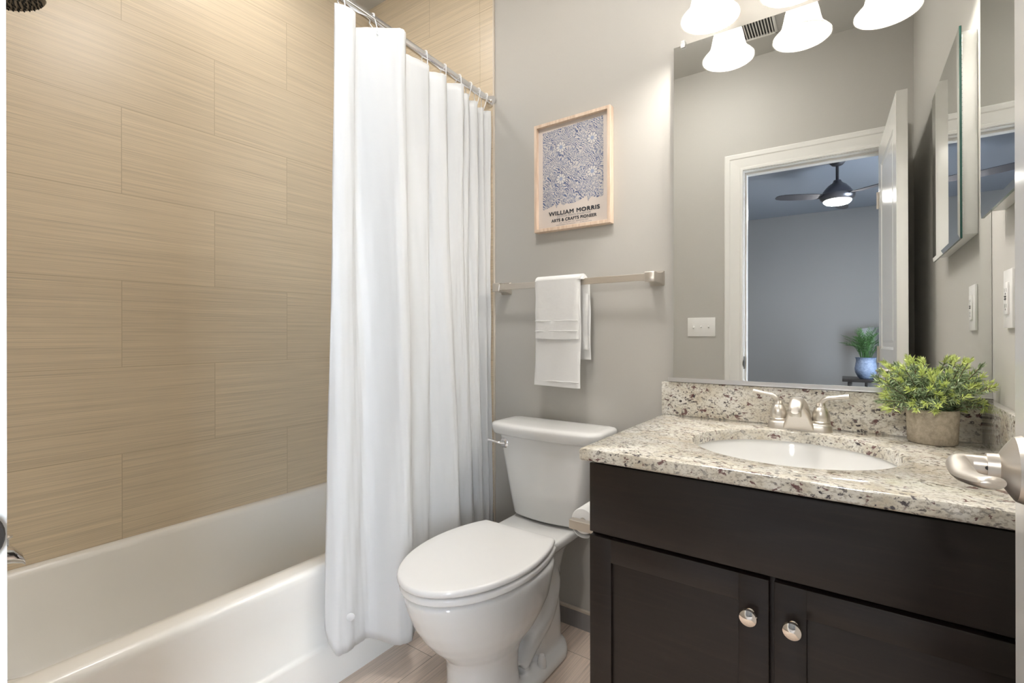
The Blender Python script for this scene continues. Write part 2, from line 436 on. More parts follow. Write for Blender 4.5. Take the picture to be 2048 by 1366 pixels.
# ---------------------------------------------------------------- bathroom door (open, seen edge on at the right)
A = Vector((.12, FY+.006, 0)); B = Vector((.1445, .79, 0))
ang = math.atan2((B-A).x, (B-A).y); DW = (B-A).length; DT = .038
Dm = Matrix.Translation(A) @ Matrix.Rotation(-ang, 4, 'Z')      # local: y along door from the hinge, x to the right, z up
def dloc(*p): return Dm @ Vector(p)
door = thing('door_1', A+Vector((0, 0, .008)), 'white two-panel bathroom door standing open against the right wall', 'door')
door['kind'] = 'structure'
db = MB(); zt = 2.162; zb = .008
db.box((.004, 0, zb), (DT-.004, DW, zt), 0, mat=Dm)
st = .11
for x0, x1 in ((0, .005), (DT-.005, DT)):
    for y0, y1, z0_, z1_ in ((0, st, zb, zt), (DW-st, DW, zb, zt), (st, DW-st, zb, zb+.2), (st, DW-st, zt-.12, zt), (st, DW-st, .95, 1.08)):
        db.box((x0, y0, z0_), (x1, y1, z1_), 0, mat=Dm)
db.build('slab', M['door_white'], door, smooth=False)
for z0_, z1_ in ((zb+.2, .95), (1.08, zt-.12)):
    mo = MB()
    for x0, sg in ((.005, -1), (DT-.005, 1)):
        y0, y1 = st, DW-st
        rings = []
        for d_, h_ in ((0, .0045), (.012, .001), (.03, .0005), (.045, .003)):
            rings.append([dloc(x0+sg*h_, y0+d_, z0_+d_), dloc(x0+sg*h_, y1-d_, z0_+d_), dloc(x0+sg*h_, y1-d_, z1_-d_), dloc(x0+sg*h_, y0+d_, z1_-d_)])
        mo.loft(rings, False, True)
    mo.build('panel', M['door_white'], door, smooth=False)
for z in (.28, 1.05, 1.88):
    hb = MB(); hb.tube([dloc(-.004, -.004, z-.045), dloc(-.004, -.004, z+.045)], .006, 12); hb.box((-.0015, 0, z-.044), (0, .03, z+.044), 0, mat=Dm); hb.build('hinge', M['nickel'], door)
LY = .665; LZ = .990
for sg, x0 in ((-1, 0), (1, DT)):
    h = MB()
    # rose
    mt = Dm @ Matrix.Translation((x0, LY, LZ)) @ Matrix.Rotation(R(-90 if sg < 0 else 90), 4, 'Y')
    h.lathe([(.0, 0), (.034, 0), (.036, .002), (.034, .008), (.027, .013), (.019, .018), (.0145, .020), (.014, .03), (.0, .03)], n=36, mat=mt, cap0=False, cap1=False)
    hd = h.build('door_lever', M['nickel'], door); 
    ln = MB()
    L = .050
    k = lambda a, b_, c: dloc(x0+sg*a, LY+b_, LZ+c)
    pts = cr([k(.018, 0, 0), k(.034, 0, 0), k(L-.006, 0, 0), k(L+.003, -.006, 0), k(L+.004, -.028, 0), k(L+.001, -.060, -.001), k(L-.008, -.090, .002), k(L-.016, -.104, .005)], 5)
    m_ = len(pts)
    rr = [.0106+(.0022*min(1, max(0, (i/m_-.5)/.3))) for i in range(m_)]; rr[-1] = .004; rr[-2] = .009; rr[-3] = .012
    rg = []
    for i in range(m_):
        a_ = pts[max(0, i-1)]; c_ = pts[min(m_-1, i+1)]; t_ = (c_-a_).normalized(); sd_ = t_.cross(Vector((0, 0, 1))).normalized(); up_ = sd_.cross(t_).normalized()
        fl_ = 1-.5*min(1, max(0, (i/m_-.42)/.25))
        rg.append([pts[i]+sd_*math.cos(2*PI*q_/18)*rr[i]+up_*math.sin(2*PI*q_/18)*rr[i]*fl_ for q_ in range(18)])
    ln.loft(rg)
    ln.build('lever_arm', M['nickel'], hd)
    pin = MB(); pin.lathe([(0, 0), (.0022, 0), (.0022, .0008), (0, .0008)], c=k(.03, -.0125, 0), axis='Y', n=12, cap0=False, cap1=False); pin.build('set_screw_hole', M['slot'], hd)

# strike plate on the left jamb
sp = MB(); sp.box((JL, -.005, .945), (JL+.002, FY-.004, 1.022), .0005)
sp.lathe([(0, -.0015), (.023, -.0015), (.024, 0), (.023, .0015), (0, .0015)], c=(JL+.001, FY-.010, .980), axis='X', n=32, cap0=False, cap1=False)
sp.box((JL, FY-.045, .972), (JL+.0025, FY-.025, .996), 0)
tag(sp.build('strike_plate', M['bronze']), 'small dark strike plate on the white left door jamb', 'strike plate')

# ---------------------------------------------------------------- bathtub
tub = thing('bathtub', (-1.75, .9, 0), 'white alcove bathtub with plain apron below tan tiled wall', 'bathtub')
tb = MB()
ox0, ox1, oy0, oy1 = LX+.002, -1.378, FY+.052, D-.009
def trect(x0, x1, y0, y1, r, z, n=8): return rrect((x0+x1)/2, (y0+y1)/2, (x1-x0)/2, (y1-y0)/2, r, z, n)
rings = [trect(ox0, ox1-.010, oy0, oy1, .002, 0), trect(ox0, ox1-.010, oy0, oy1, .002, .004), trect(ox0, ox1-.004, oy0, oy1, .002, .138), trect(ox0, ox1-.006, oy0, oy1, .002, .145), trect(ox0, ox1-.012, oy0, oy1, .002, .149), trect(ox0, ox1-.017, oy0, oy1, .002, .156), trect(ox0, ox1-.015, oy0, oy1, .002, .30),
         trect(ox0, ox1+.002, oy0, oy1, .002, .385), trect(ox0, ox1+.001, oy0, oy1, .004, .398), trect(ox0, ox1-.005, oy0, oy1, .006, .408), trect(ox0, ox1-.016, oy0, oy1, .008, .412),
         trect(ox0+.012, ox1-.05, oy0+.04, oy1-.03, .03, .413),
         trect(ox0+.024, ox1-.070, oy0+.075, oy1-.06, .06, .411), trect(ox0+.032, ox1-.078, oy0+.085, oy1-.068, .07, .405), trect(ox0+.037, ox1-.083, oy0+.09, oy1-.075, .08, .390),
         trect(ox0+.055, ox1-.10, oy0+.11, oy1-.12, .10, .25), trect(ox0+.075, ox1-.115, oy0+.13, oy1-.2, .12, .12), trect(ox0+.11, ox1-.145, oy0+.17, oy1-.26, .12, .075), trect(ox0+.16, ox1-.2, oy0+.22, oy1-.32, .12, .062)]
tb.loft(rings)
tb.build('tub_shell', M['tub'], tub, angle=50)
dr = MB(); dr.lathe([(0, 0), (.034, 0), (.034, .003), (.02, .004), (0, .002)], c=(-1.77, .42, .0625), n=24, cap0=False, cap1=False); dr.build('drain', M['chrome'], tub)
# tub spout with diverter
sx = -1.74; sz = .600
spt = thing('tub_spout', (sx, FY+.052, sz), 'chrome bath spout with lift-up diverter knob on the left end of the tub wall', 'faucet')
s_ = MB()
def srect(y, z, hw, hh, r): return [Vector((p.x, y, p.y)) for p in rrect(sx, z, hw, hh, r, 0, 4)]
s_.loft([srect(FY+.051, sz, .028, .026, .014), srect(FY+.065, sz, .028, .026, .014), srect(FY+.13, sz-.002, .026, .024, .014), srect(FY+.178, sz-.006, .025, .023, .014), srect(FY+.208, sz-.014, .024, .021, .014), srect(FY+.225, sz-.028, .022, .013, .010), srect(FY+.230, sz-.040, .02, .006, .004)])
s_.build('spout_body', M['chrome'], spt)
k_ = MB(); k_.lathe([(0, 0), (.004, 0), (.004, .018), (.010, .022), (.011, .026), (.006, .029), (0, .029)], c=(sx, FY+.200, sz+.006), n=20, cap0=False, cap1=False); k_.build('diverter_knob', M['chrome'], spt)
# shower head
hp = Vector((-1.74, .295, 1.985))
sh = thing('wall_shower', (-1.74, FY+.052, 2.14), 'dark round shower head on curved arm at upper left over the tub', 'shower head')
s_ = MB(); s_.tube(cr([(-1.74, FY+.05, 2.14), (-1.74, .17, 2.135), (-1.74, .225, 2.095), (-1.74, .262, 2.045)], 5), .010, 14); s_.build('shower_arm', M['dark_metal'], sh)
s_ = MB(); s_.lathe([(0, 0), (.028, 0), (.026, .004), (.012, .008), (0, .008)], c=(-1.74, FY+.051, 2.14), axis='Y', n=24, cap0=False, cap1=False); s_.build('flange', M['dark_metal'], sh)
rot = Matrix.Translation(hp) @ Matrix.Rotation(R(24), 4, 'X')
s_ = MB(); s_.lathe([(0, .075), (.012, .075), (.014, .06), (.016, .05), (.03, .035), (.048, .018), (.052, .008), (.052, -.004), (.047, -.008), (0, -.008)], n=36, mat=rot, cap0=False, cap1=False); hb_ = s_.build('head', M['dark_metal'], sh)
s_ = MB()
for rr_, nn_ in ((.008, 5), (.019, 10), (.030, 16), (.040, 22)):
    for k in range(nn_):
        a = 2*PI*k/nn_
        s_.lathe([(0, -.013), (.0016, -.012), (.0022, -.007), (0, -.007)], mat=rot @ Matrix.Translation((rr_*math.cos(a), rr_*math.sin(a), 0)), n=6, cap0=False, cap1=False)
s_.build('spray_nozzles', M['rubber'], hb_)
# soap dish
s_ = MB(); c0 = Vector((LX, .262, 1.345))
rg = []
for t_, hy, hz, dz in ((0, .062, .040, 0), (.008, .062, .040, 0), (.02, .052, .032, -.004), (.04, .05, .026, -.010), (.06, .052, .024, -.012), (.078, .050, .022, -.012), (.088, .042, .014, -.012), (.092, .03, .006, -.012)):
    rg.append([Vector((c0.x+t_, p.x, p.y)) for p in rrect(c0.y, c0.z+dz, hy, hz, min(hy, hz)*.6, 0, 5)])
s_.loft(rg); tag(s_.build('soap_dish', M['ceramic_cream']), 'small cream ceramic soap dish on the tan tiled wall at far left', 'soap dish')

# ---------------------------------------------------------------- shower rod, rings, curtain
def rodz(y): return 2.178-.040*(y-1.)
rod = thing('shower_rod', (-1.312, .9, 2.16), 'straight chrome shower rod above the white curtain', 'curtain rod')
r_ = MB(); r_.tube([(-1.312, FY+.05, rodz(FY+.05)), (-1.312, .9, rodz(.9)), (-1.312, D-.008, rodz(D))], .0145, 24); r_.build('rod', M['chrome'], rod)
for yy, sg in ((FY+.05, 1), (D-.0075, -1)):
    r_ = MB(); r_.lathe([(0, 0), (.026, 0), (.026, sg*.004), (.018, sg*.018), (.014, sg*.03), (.0, sg*.03)], c=(-1.312, yy, rodz(yy)), axis='Y', n=28, cap0=False, cap1=False); r_.build('end_flange', M['chrome'], rod)

def ztop(y): return 2.132-.045*max(0, y-1.0)
TOP = [(-1.286, .895), (-1.269, .928), (-1.275, .962), (-1.318, .985), (-1.335, 1.005), (-1.301, 1.028), (-1.24, 1.073), (-1.213, 1.092), (-1.222, 1.120), (-1.285, 1.145), (-1.315, 1.172), (-1.300, 1.205), (-1.284, 1.278), (-1.292, 1.296), (-1.325, 1.308), (-1.300, 1.33), (-1.276, 1.365), (-1.292, 1.388),
       (-1.335, 1.398), (-1.318, 1.41), (-1.278, 1.436), (-1.262, 1.456), (-1.285, 1.472), (-1.325, 1.486), (-1.31, 1.50), (-1.292, 1.522), (-1.315, 1.538), (-1.34, 1.55), (-1.315, 1.568), (-1.301, 1.588), (-1.33, 1.606), (-1.345, 1.62), (-1.312, 1.640), (-1.345, 1.655), (-1.318, 1.668), (-1.302, 1.682)]
BOT = [(-1.345, .898), (-1.312, .915), (-1.303, .95), (-1.308, .99), (-1.318, 1.03), (-1.300, 1.056), (-1.245, 1.075), (-1.215, 1.10), (-1.212, 1.135), (-1.235, 1.165), (-1.285, 1.19), (-1.305, 1.235), (-1.300, 1.28), (-1.31, 1.31), (-1.325, 1.335), (-1.300, 1.36), (-1.262, 1.39), (-1.248, 1.415),
       (-1.26, 1.44), (-1.30, 1.455), (-1.325, 1.475), (-1.318, 1.50), (-1.29, 1.52), (-1.275, 1.54), (-1.295, 1.555), (-1.325, 1.565), (-1.325, 1.58), (-1.295, 1.595), (-1.285, 1.61), (-1.315, 1.622), (-1.33, 1.632), (-1.31, 1.642), (-1.29, 1.652), (-1.31, 1.662), (-1.32, 1.672), (-1.30, 1.682)]
tp = cr([(*p, 0) for p in TOP], 5); bt = cr([(*p, 0) for p in BOT], 5); NC = len(tp); NR = 70
cv = []; cf = []
for i in range(NR+1):
    t = i/NR
    for jn in range(NC):
        s = t*t*(3-2*t)*.65+t*.35
        p = tp[jn].lerp(bt[jn], s)
        ya = tp[jn].y
        z1 = ztop(ya)
        q = jn/(NC-1)
        zb_ = .135+.012*math.sin(q*23)+.10*max(0, 1-jn/7.)**2
        z = z1+(zb_-z1)*t
        # slow ripples that break up the ruled surface
        amp = .005*math.sin(PI*t)
        px = p.x+amp*math.sin(jn*.27+t*5)+.0025*math.sin(jn*.9+t*17)*t+.0012*math.sin(jn*2.1-t*31)
        py = p.y+amp*.5*math.sin(jn*.41-t*7)
        # pinched weight near the front lower corner
        cv.append((px, py, z))
for i in range(NR):
    for jn in range(NC-1):
        a = i*NC+jn; cf.append((a, a+1, a+NC+1, a+NC))
cu = thing('shower_curtain', (-1.30, 1.28, .13), 'plain white shower curtain gathered in folds beside the toilet', 'shower curtain')
c_ = MB().add(cv, cf); co = c_.build('curtain_panel', M['curtain'], cu, angle=180)
sd = co.modifiers.new('thick', 'SOLIDIFY'); sd.thickness = .0012
# hem weight
s_ = MB(); s_.lathe([(0, 0), (.008, 0), (.0125, .0015), (.0125, .004), (.009, .006), (0, .0065)], mat=Matrix.Translation((-1.2985, .958, .255)) @ Matrix.Rotation(R(-38), 4, 'Z') @ Matrix.Rotation(R(90), 4, 'Y'), n=20, cap0=False, cap1=False)
s_.build('hem_weight', M['curtain'], cu)
RY = [(.930, -1.270), (1.050, -1.270), (1.29, -1.288), (1.392, -1.296), (1.478, -1.29), (1.545, -1.318), (1.60, -1.316), (1.65, -1.325)]
ring = None
labs = ['frontmost clear curtain ring, at the free edge of the curtain', 'clear curtain ring over the first deep fold, second from the free edge', 'clear curtain ring midway along the rod, third from the free edge', 'clear curtain ring just past the middle folds, fourth from the free edge', 'clear curtain ring among the tight folds, fifth from the free edge', 'clear curtain ring among the tight folds, sixth from the free edge', 'clear curtain ring near the wall, second from the wall', 'clear curtain ring closest to the back wall']
for i, (y, gx) in enumerate(RY):
    r_ = MB(); zc = rodz(y); path = []
    zg = ztop(y)-.022
    for k in range(28):
        a = 2*PI*k/28
        zz = zc+.017*math.sin(a) if math.sin(a) > 0 else zc+(zc-zg+.004)*math.sin(a)
        f_ = max(0, -math.sin(a)); xx = -1.312+(gx+1.312)*f_+(.017*(1-f_)+.006*f_)*math.cos(a)
        path.append((xx, y+.004*math.sin(a*1.0), zz))
    r_.tube(path, .0016, 8, closed=True)
    o = r_.build('curtain_ring', M['clear']); tag(o, labs[i], 'curtain ring', 'rings that carry the shower curtain')

# ---------------------------------------------------------------- toilet
TC = -.955
to = thing('toilet', (TC, 1.35, 0), 'white two-piece toilet with closed lid between the curtain and the vanity', 'toilet')
def tx(y): return TC-(1.6-y)*.02
def egg(y0, y1, hw, z, n=40, back=.75, yc=None):
    """front at y0 (rounded), back at y1 (squarer)"""
    yc = yc if yc is not None else y0+(y1-y0)*.58; out = []
    for k in range(n):
        a = 2*PI*k/n; c, s = math.cos(a), math.sin(a)
        if s < 0: x = hw*c; y = yc+(yc-y0)*s
        else:
            e = back; x = hw*math.copysign(abs(c)**e, c); y = yc+(y1-yc)*math.copysign(abs(s)**e, s)
        out.append(Vector((tx(y)+x, y, z)))
    return out
bw = MB()
bw.loft([egg(1.062, 1.31, .108, 0), egg(1.060, 1.31, .106, .01), egg(1.072, 1.30, .098, .09), egg(1.070, 1.30, .100, .150), egg(1.060, 1.31, .107, .178), egg(1.035, 1.32, .121, .203), egg(1.003, 1.36, .141, .235), egg(.975, 1.39, .156, .27), egg(.950, 1.42, .168, .31), egg(.928, 1.43, .178, .36), egg(.915, 1.44, .184, .400), egg(.913, 1.44, .184, .412), egg(.93, 1.43, .168, .418)])
bw.loft([rrect(TC, 1.47, .080, .12, .075, .0, 6), rrect(TC, 1.47, .078, .12, .075, .12, 6), rrect(TC, 1.465, .072, .12, .068, .20, 6), rrect(TC, 1.465, .078, .125, .072, .30, 6), rrect(TC, 1.475, .088, .135, .08, .36, 6), rrect(TC, 1.50, .11, .16, .06, .41, 6)])
bw.loft([rrect(TC-.003, 1.36, .122, .235, .11, 0, 8), rrect(TC-.003, 1.36, .121, .234, .11, .022, 8), rrect(TC-.003, 1.37, .112, .225, .10, .032, 8), rrect(TC-.003, 1.37, .085, .21, .08, .040, 8)])
bw.loft([rrect(TC, 1.54, .118, .145, .03, .395, 6), rrect(TC, 1.54, .136, .145, .03, .415, 6), rrect(TC, 1.54, .138, .145, .03, .443, 6)])
# sweep of the trapway between pedestal and rear column
for sg in (-1, 1):
    bw.tube(cr([(TC+sg*.040, 1.36, .30), (TC+sg*.048, 1.44, .33), (TC+sg*.052, 1.50, .27), (TC+sg*.05, 1.47, .17), (TC+sg*.045, 1.38, .11), (TC+sg*.04, 1.31, .06)], 4), .040, 12)
bo = bw.build('bowl', M['porcelain'], to)
rm = bo.modifiers.new('weld', 'REMESH'); rm.mode = 'VOXEL'; rm.voxel_size = .006; rm.use_smooth_shade = True
sm = bo.modifiers.new('soften', 'SMOOTH'); sm.factor = .5; sm.iterations = 9
def slab(y0, y1, hw, z0_, z1_, r=.006, back=.42, yc=1.18):
    rg = []
    for k in range(4):
        a = PI/2*k/3; rg.append(egg(y0+r*(1-math.sin(a)), y1-r*(1-math.sin(a)), hw-r*(1-math.sin(a)), z0_+r*(1-math.cos(a))*.9, 56, back, yc))
    rg += [egg(y0, y1, hw, z0_+r, 56, back, yc)]
    for k in range(4):
        a = PI/2*k/3; rg.append(egg(y0+r*(1-math.cos(a)), y1-r*(1-math.cos(a)), hw-r*(1-math.cos(a)), z1_-r+r*math.sin(a), 56, back, yc))
    return rg
def lidring(y0, y1, hw, hb, z, ins=0, n=64):
    """toilet lid plan: elliptical front, sides narrowing to a straight back edge"""
    out = []; yc = 1.19
    y0 += ins; y1 -= ins; hw -= ins; hb -= ins
    for k in range(n//2+1):
        a = PI+PI*k/(n//2); out.append((hw*math.cos(a), yc+(yc-y0)*math.sin(a)))
    m = 10
    side = []
    for k in range(1, m+1):
        t = k/m; side.append((hb+(hw-hb)*math.cos(t*PI/2)**.8 if t < 1 else hb, yc+(y1-.011-yc)*t))
    corner = [(hb-.011+.011*math.cos(a), y1-.011+.011*math.sin(a)) for a in (R(20), R(45), R(70), R(90))]
    right = side+corner
    out += right+[(-x, y) for x, y in reversed(right)]
    return [Vector((tx(y)+x, y, z)) for x, y in out]
sp_ = slab
st_ = MB(); ra = .008
def lofted(z0_, z1_, y0, y1, hw, hb, r, crown=0.):
    rg = [lidring(y0, y1, hw, hb, z0_, r)]
    for k in range(1, 4):
        a = PI/2*k/3; rg.append(lidring(y0, y1, hw, hb, z0_+r*(1-math.cos(a)), r*(1-math.sin(a))))
    for k in range(0, 5):
        a = PI/2*k/4; rg.append(lidring(y0, y1, hw, hb, z1_-r+r*math.sin(a), r*(1-math.cos(a))))
    if crown:
        rg.append(lidring(y0, y1, hw, hb, z1_+crown*.5, .04)); rg.append(lidring(y0, y1, hw, hb, z1_+crown, .09))
    return rg
st_.loft(lofted(.4225, .4435, .905, 1.395, .186, .150, .007)); st_.build('seat', M['seat_plastic'], to, angle=60)
st_ = MB(); st_.loft(lofted(.4480, .4680, .897, 1.392, .188, .148, .008, .002)); st_.build('lid', M['seat_plastic'], to, angle=60)
for sg in (-1, 1):
    st_ = MB(); st_.box((TC+sg*.075-.022, 1.396, .436), (TC+sg*.075+.022, 1.418, .452), .005, 3); st_.build('lid_hinge', M['seat_plastic'], to)
TK = -.945
def tankring(hw, y0, y1, r, z, bow=.03, n=64, ins=0):
    out = []; hw -= ins; y0 += ins; y1 -= ins; r = max(.004, r-ins)
    base = rrect(TK, (y0+y1)/2, hw, (y1-y0)/2, r, z, 8)
    # densify the front edge so that it can bow towards the room
    pts = []
    for i, p in enumerate(base):
        q = base[(i+1) % len(base)]
        pts.append(p)
        if (q-p).length > .08 and abs(q.y-p.y) < .001:
            for k in range(1, 12): pts.append(p.lerp(q, k/12))
    mid = (y0+y1)/2
    for p in pts:
        if p.y < mid: p.y -= bow*(1-((p.x-TK)/hw)**2)*min(1, (mid-p.y)/(mid-y0))
    return pts
tkm = MB(); rg = []
for z, hw, y0, ins in ((.452, .147, 1.53, .012), (.455, .147, 1.53, .004), (.462, .148, 1.53, 0), (.55, .165, 1.525, 0), (.65, .183, 1.52, 0), (.756, .203, 1.515, 0)):
    rg.append(tankring(hw, y0, 1.685, .035, z, .022, ins=ins))
tkm.loft(rg); tkm.build('tank', M['tank_porcelain'], to, angle=60)
tkm = MB(); rg = []
for z, ins in ((.752, .022), (.753, .016), (.760, .010), (.772, .006), (.786, .004), (.793, .007), (.797, .014), (.799, .03), (.800, .06)):
    rg.append(tankring(.238, 1.495, 1.692, .045, z, .030, ins=ins))
tkm.loft(rg); tkm.build('tank_lid', M['tank_porcelain'], to, angle=60)
fl = MB(); fx = TK-.160
fl.lathe([(0, 0), (.019, 0), (.020, -.004), (.017, -.009), (.011, -.012), (0, -.013)], c=(fx, 1.514, .722), axis='Y', n=28, cap0=False, cap1=False)
flo = fl.build('flush_lever', M['chrome'], to)
fl = MB(); fl.tube(cr([(fx, 1.503, .722), (fx-.012, 1.490, .724), (fx-.03, 1.483, .728), (fx-.055, 1.480, .732)], 4), [.010, .0095, .009, .0085, .008, .0075, .007, .0068, .0065, .0065, .007, .0075, .007], 14, flat=.7); fl.build('lever_arm', M['chrome'], flo)
for sg in (1, -1):
    b_ = MB(); b_.lathe([(0, .0), (.0155, 0), (.0145, .02), (.012, .034), (.008, .040), (0, .0415)], c=(TC+sg*.092, 1.385, .031), n=24, cap0=False, cap1=False); b_.build('bolt_cap', M['seat_plastic'], to)

# ---------------------------------------------------------------- vanity cabinet
VX0 = -.547; VX1 = RX-.001; VY = 1.100; VT = .829
va = thing('vanity_cabinet', ((VX0+VX1)/2, 1.4, 0), 'dark espresso two-door vanity cabinet under the granite top', 'cabinet')
vb = MB()
vb.box((VX0, VY+.020, .10), (VX0+.018, D-.001, VT), .001); vb.box((VX1-.018, VY+.020, .10), (VX1, D-.001, VT), .001)
vb.box((VX0+.018, VY+.022, .10), (VX1-.018, D-.001, .118))
vb.box((VX0, VY+.085, 0), (VX1, VY+.10, .10)); vb.box((VX0, VY+.085, 0), (VX0+.018, D-.001, .10)); vb.box((VX1-.018, VY+.085, 0), (VX1, D-.001, .10))
for a, b_ in (((VX0, .10), (VX0+.03, VT)), ((VX1-.03, .10), (VX1, VT)), ((VX0+.03, VT-.03), (VX1-.03, VT)), ((VX0+.03, .625), (VX1-.03, .665)), ((VX0+.03, .10), (VX1-.03, .13)), ((-.165, .13), (-.125, .625))):
    vb.box((a[0], VY+.0205, a[1]), (b_[0], VY+.04, b_[1]), 0)
vb.box((VX0+.018, D-.01, .118), (VX1-.018, D-.001, VT))
vb.build('carcass', M['espresso'], va, smooth=False)
f_ = MB(); f_.box((VX0+.001, VY, .649), (VX1-.004, VY+.019, .818), .002); f_.build('drawer_front', M['espresso'], va)
for x0, x1, kx in ((VX0+.001, -.150, -.184), (-.141, VX1-.004, -.107)):
    d_ = MB(); z0_, z1_ = .115, .640; s = .0565
    d_.box((x0, VY, z0_), (x0+s, VY+.019, z1_), .0015); d_.box((x1-s, VY, z0_), (x1, VY+.019, z1_), .0015)
    d_.box((x0+s-.001, VY, z1_-s), (x1-s+.001, VY+.019, z1_), .0015); d_.box((x0+s-.001, VY, z0_), (x1-s+.001, VY+.019, z0_+s), .0015)
    d_.box((x0+s-.004, VY+.009, z0_+s-.004), (x1-s+.004, VY+.016, z1_-s+.004), 0)
    do = d_.build('cabinet_door', M['espresso'], va)
    k_ = MB(); k_.lathe([(0, 0), (.008, 0), (.0085, -.002), (.0055, -.005), (.005, -.014), (.010, -.018), (.0165, -.022), (.0175, -.025), (.016, -.0285), (.010, -.031), (0, -.032)], c=(kx, VY, .566), axis='Y', n=32, cap0=False, cap1=False)
    k_.build('knob', M['knob'], do)
# toilet paper holder on the side of the vanity
ph = thing('toilet_paper_holder', (VX0, 1.24, .60), 'brushed nickel paper holder on the left side of the vanity', 'toilet paper holder')
h_ = MB()
h_.box((VX0-.004, 1.175, .595), (VX0, 1.215, .640), .001); h_.box((-.652, 1.186, .603), (VX0-.002, 1.208, .628), .002)
h_.build('bracket', M['nickel'], ph, smooth=False); h_ = MB()
h_.box((VX0-.004, 1.325, .595), (VX0, 1.365, .640), .001); h_.box((-.642, 1.334, .607), (VX0-.002, 1.354, .629), .002)
h_.build('bracket', M['nickel'], ph, smooth=False)
h_ = MB(); h_.tube([(-.625, 1.20, .618), (-.625, 1.34, .618)], .0092, 16); h_.build('spindle', M['nickel'], ph)
tr = MB(); rc = Vector((-.625, 0, .618)); 
prof = [(.0098, .001), (.0335, 0), (.035, .002), (.035, .108), (.0335, .11), (.0098, .109), (.0098, .001)]
tr.lathe(prof, c=(rc.x, 1.217, rc.z), axis='Y', n=40, cap0=False, cap1=False)
# loose sheet hanging below
pth = [(-.6605, 0, .618), (-.661, 0, .602), (-.655, 0, .588), (-.643, 0, .576), (-.625, 0, .572), (-.609, 0, .575)]
pp = cr(pth, 4); rgs = []
for q in pp: rgs.append([Vector((q.x, 1.218, q.z)), Vector((q.x, 1.326, q.z)), Vector((q.x+.0006, 1.326, q.z+.0006)), Vector((q.x+.0006, 1.218, q.z+.0006))])
tr.loft(rgs)
tag(tr.build('toilet_paper_roll', plain('tissue_paper', (.85, .85, .84), .9, bump=.2)), 'white toilet paper roll half hidden beside the dark vanity', 'toilet paper')

# ---------------------------------------------------------------- countertop, splashes, sink
CX0 = -.556; CX1 = RX-.001; CY0 = 1.066; CY1 = D-.001; CZ0 = .830; CZ1 = .860
EC = Vector((-.143, 1.376, 0)); EA, EB = .222, .209
ct = thing('countertop', (-.143, 1.38, CZ0), 'cream and brown speckled granite countertop with oval sink cutout', 'countertop')
angs = sorted([2*PI*k/96 for k in range(96)]+[math.atan2(y-EC.y, x-EC.x) % (2*PI) for x in (CX0, CX1) for y in (CY0, CY1)])
def ell(a, ins, z): return Vector((EC.x+(EA-ins)*math.cos(a), EC.y+(EB-ins)*math.sin(a), z))
def rct(a, ins, z):
    dx, dy = math.cos(a), math.sin(a); x0, x1, y0, y1 = CX0+ins, CX1-ins, CY0+ins, CY1-ins
    t = min((x1-EC.x)/dx if dx > 1e-9 else ((x0-EC.x)/dx if dx < -1e-9 else 9), (y1-EC.y)/dy if dy > 1e-9 else ((y0-EC.y)/dy if dy < -1e-9 else 9))
    return Vector((EC.x+dx*t, EC.y+dy*t, z))
seq = [lambda a: ell(a, 0, CZ0), lambda a: ell(a, 0, CZ1-.005), lambda a: ell(a, -.0015, CZ1-.0015), lambda a: ell(a, -.005, CZ1), lambda a: rct(a, .006, CZ1), lambda a: rct(a, .0018, CZ1-.002), lambda a: rct(a, 0, CZ1-.006), lambda a: rct(a, 0, CZ0+.004), lambda a: rct(a, .003, CZ0), lambda a: ell(a, 0, CZ0)]
c_ = MB(); c_.loft([[f(a) for a in angs] for f in seq], False, False); c_.build('slab', M['granite'], ct, angle=30)
c_ = MB(); c_.box((CX0-.003, 1.680, CZ1), (CX1, D-.001, .971), .0015); c_.build('backsplash', M['granite'], ct)
c_ = MB(); c_.box((RX-.020, CY0+.004, CZ1), (RX-.001, 1.6795, .971), .0015); c_.build('side_splash', M['granite'], ct)
sk = thing('sink', (EC.x, EC.y, .70), 'white oval undermount sink set in the granite countertop', 'sink')
s_ = MB(); rg = []
for z, k, o_ in ((.8295, 1.0, .02), (.8295, 1.0, .004), (.815, .995, 0), (.79, .965, 0), (.76, .90, 0), (.735, .80, 0), (.715, .62, 0), (.705, .40, 0), (.700, .12, 0)):
    rg.append([Vector((EC.x+(EA*k+o_)*math.cos(a), EC.y+(EB*k+o_)*math.sin(a), z)) for a in [2*PI*j_/72 for j_ in range(72)]])
s_.loft(rg, False, True); so = s_.build('basin', M['porcelain'], sk, angle=60); sd = so.modifiers.new('thick', 'SOLIDIFY'); sd.thickness = .008; sd.offset = -1
s_ = MB(); s_.lathe([(0, .002), (.012, .002), (.020, .004), (.022, .002), (.022, 0), (0, 0)], c=(EC.x, EC.y, .7005), n=28, cap0=False, cap1=False); s_.build('drain', M['nickel_v'], sk)

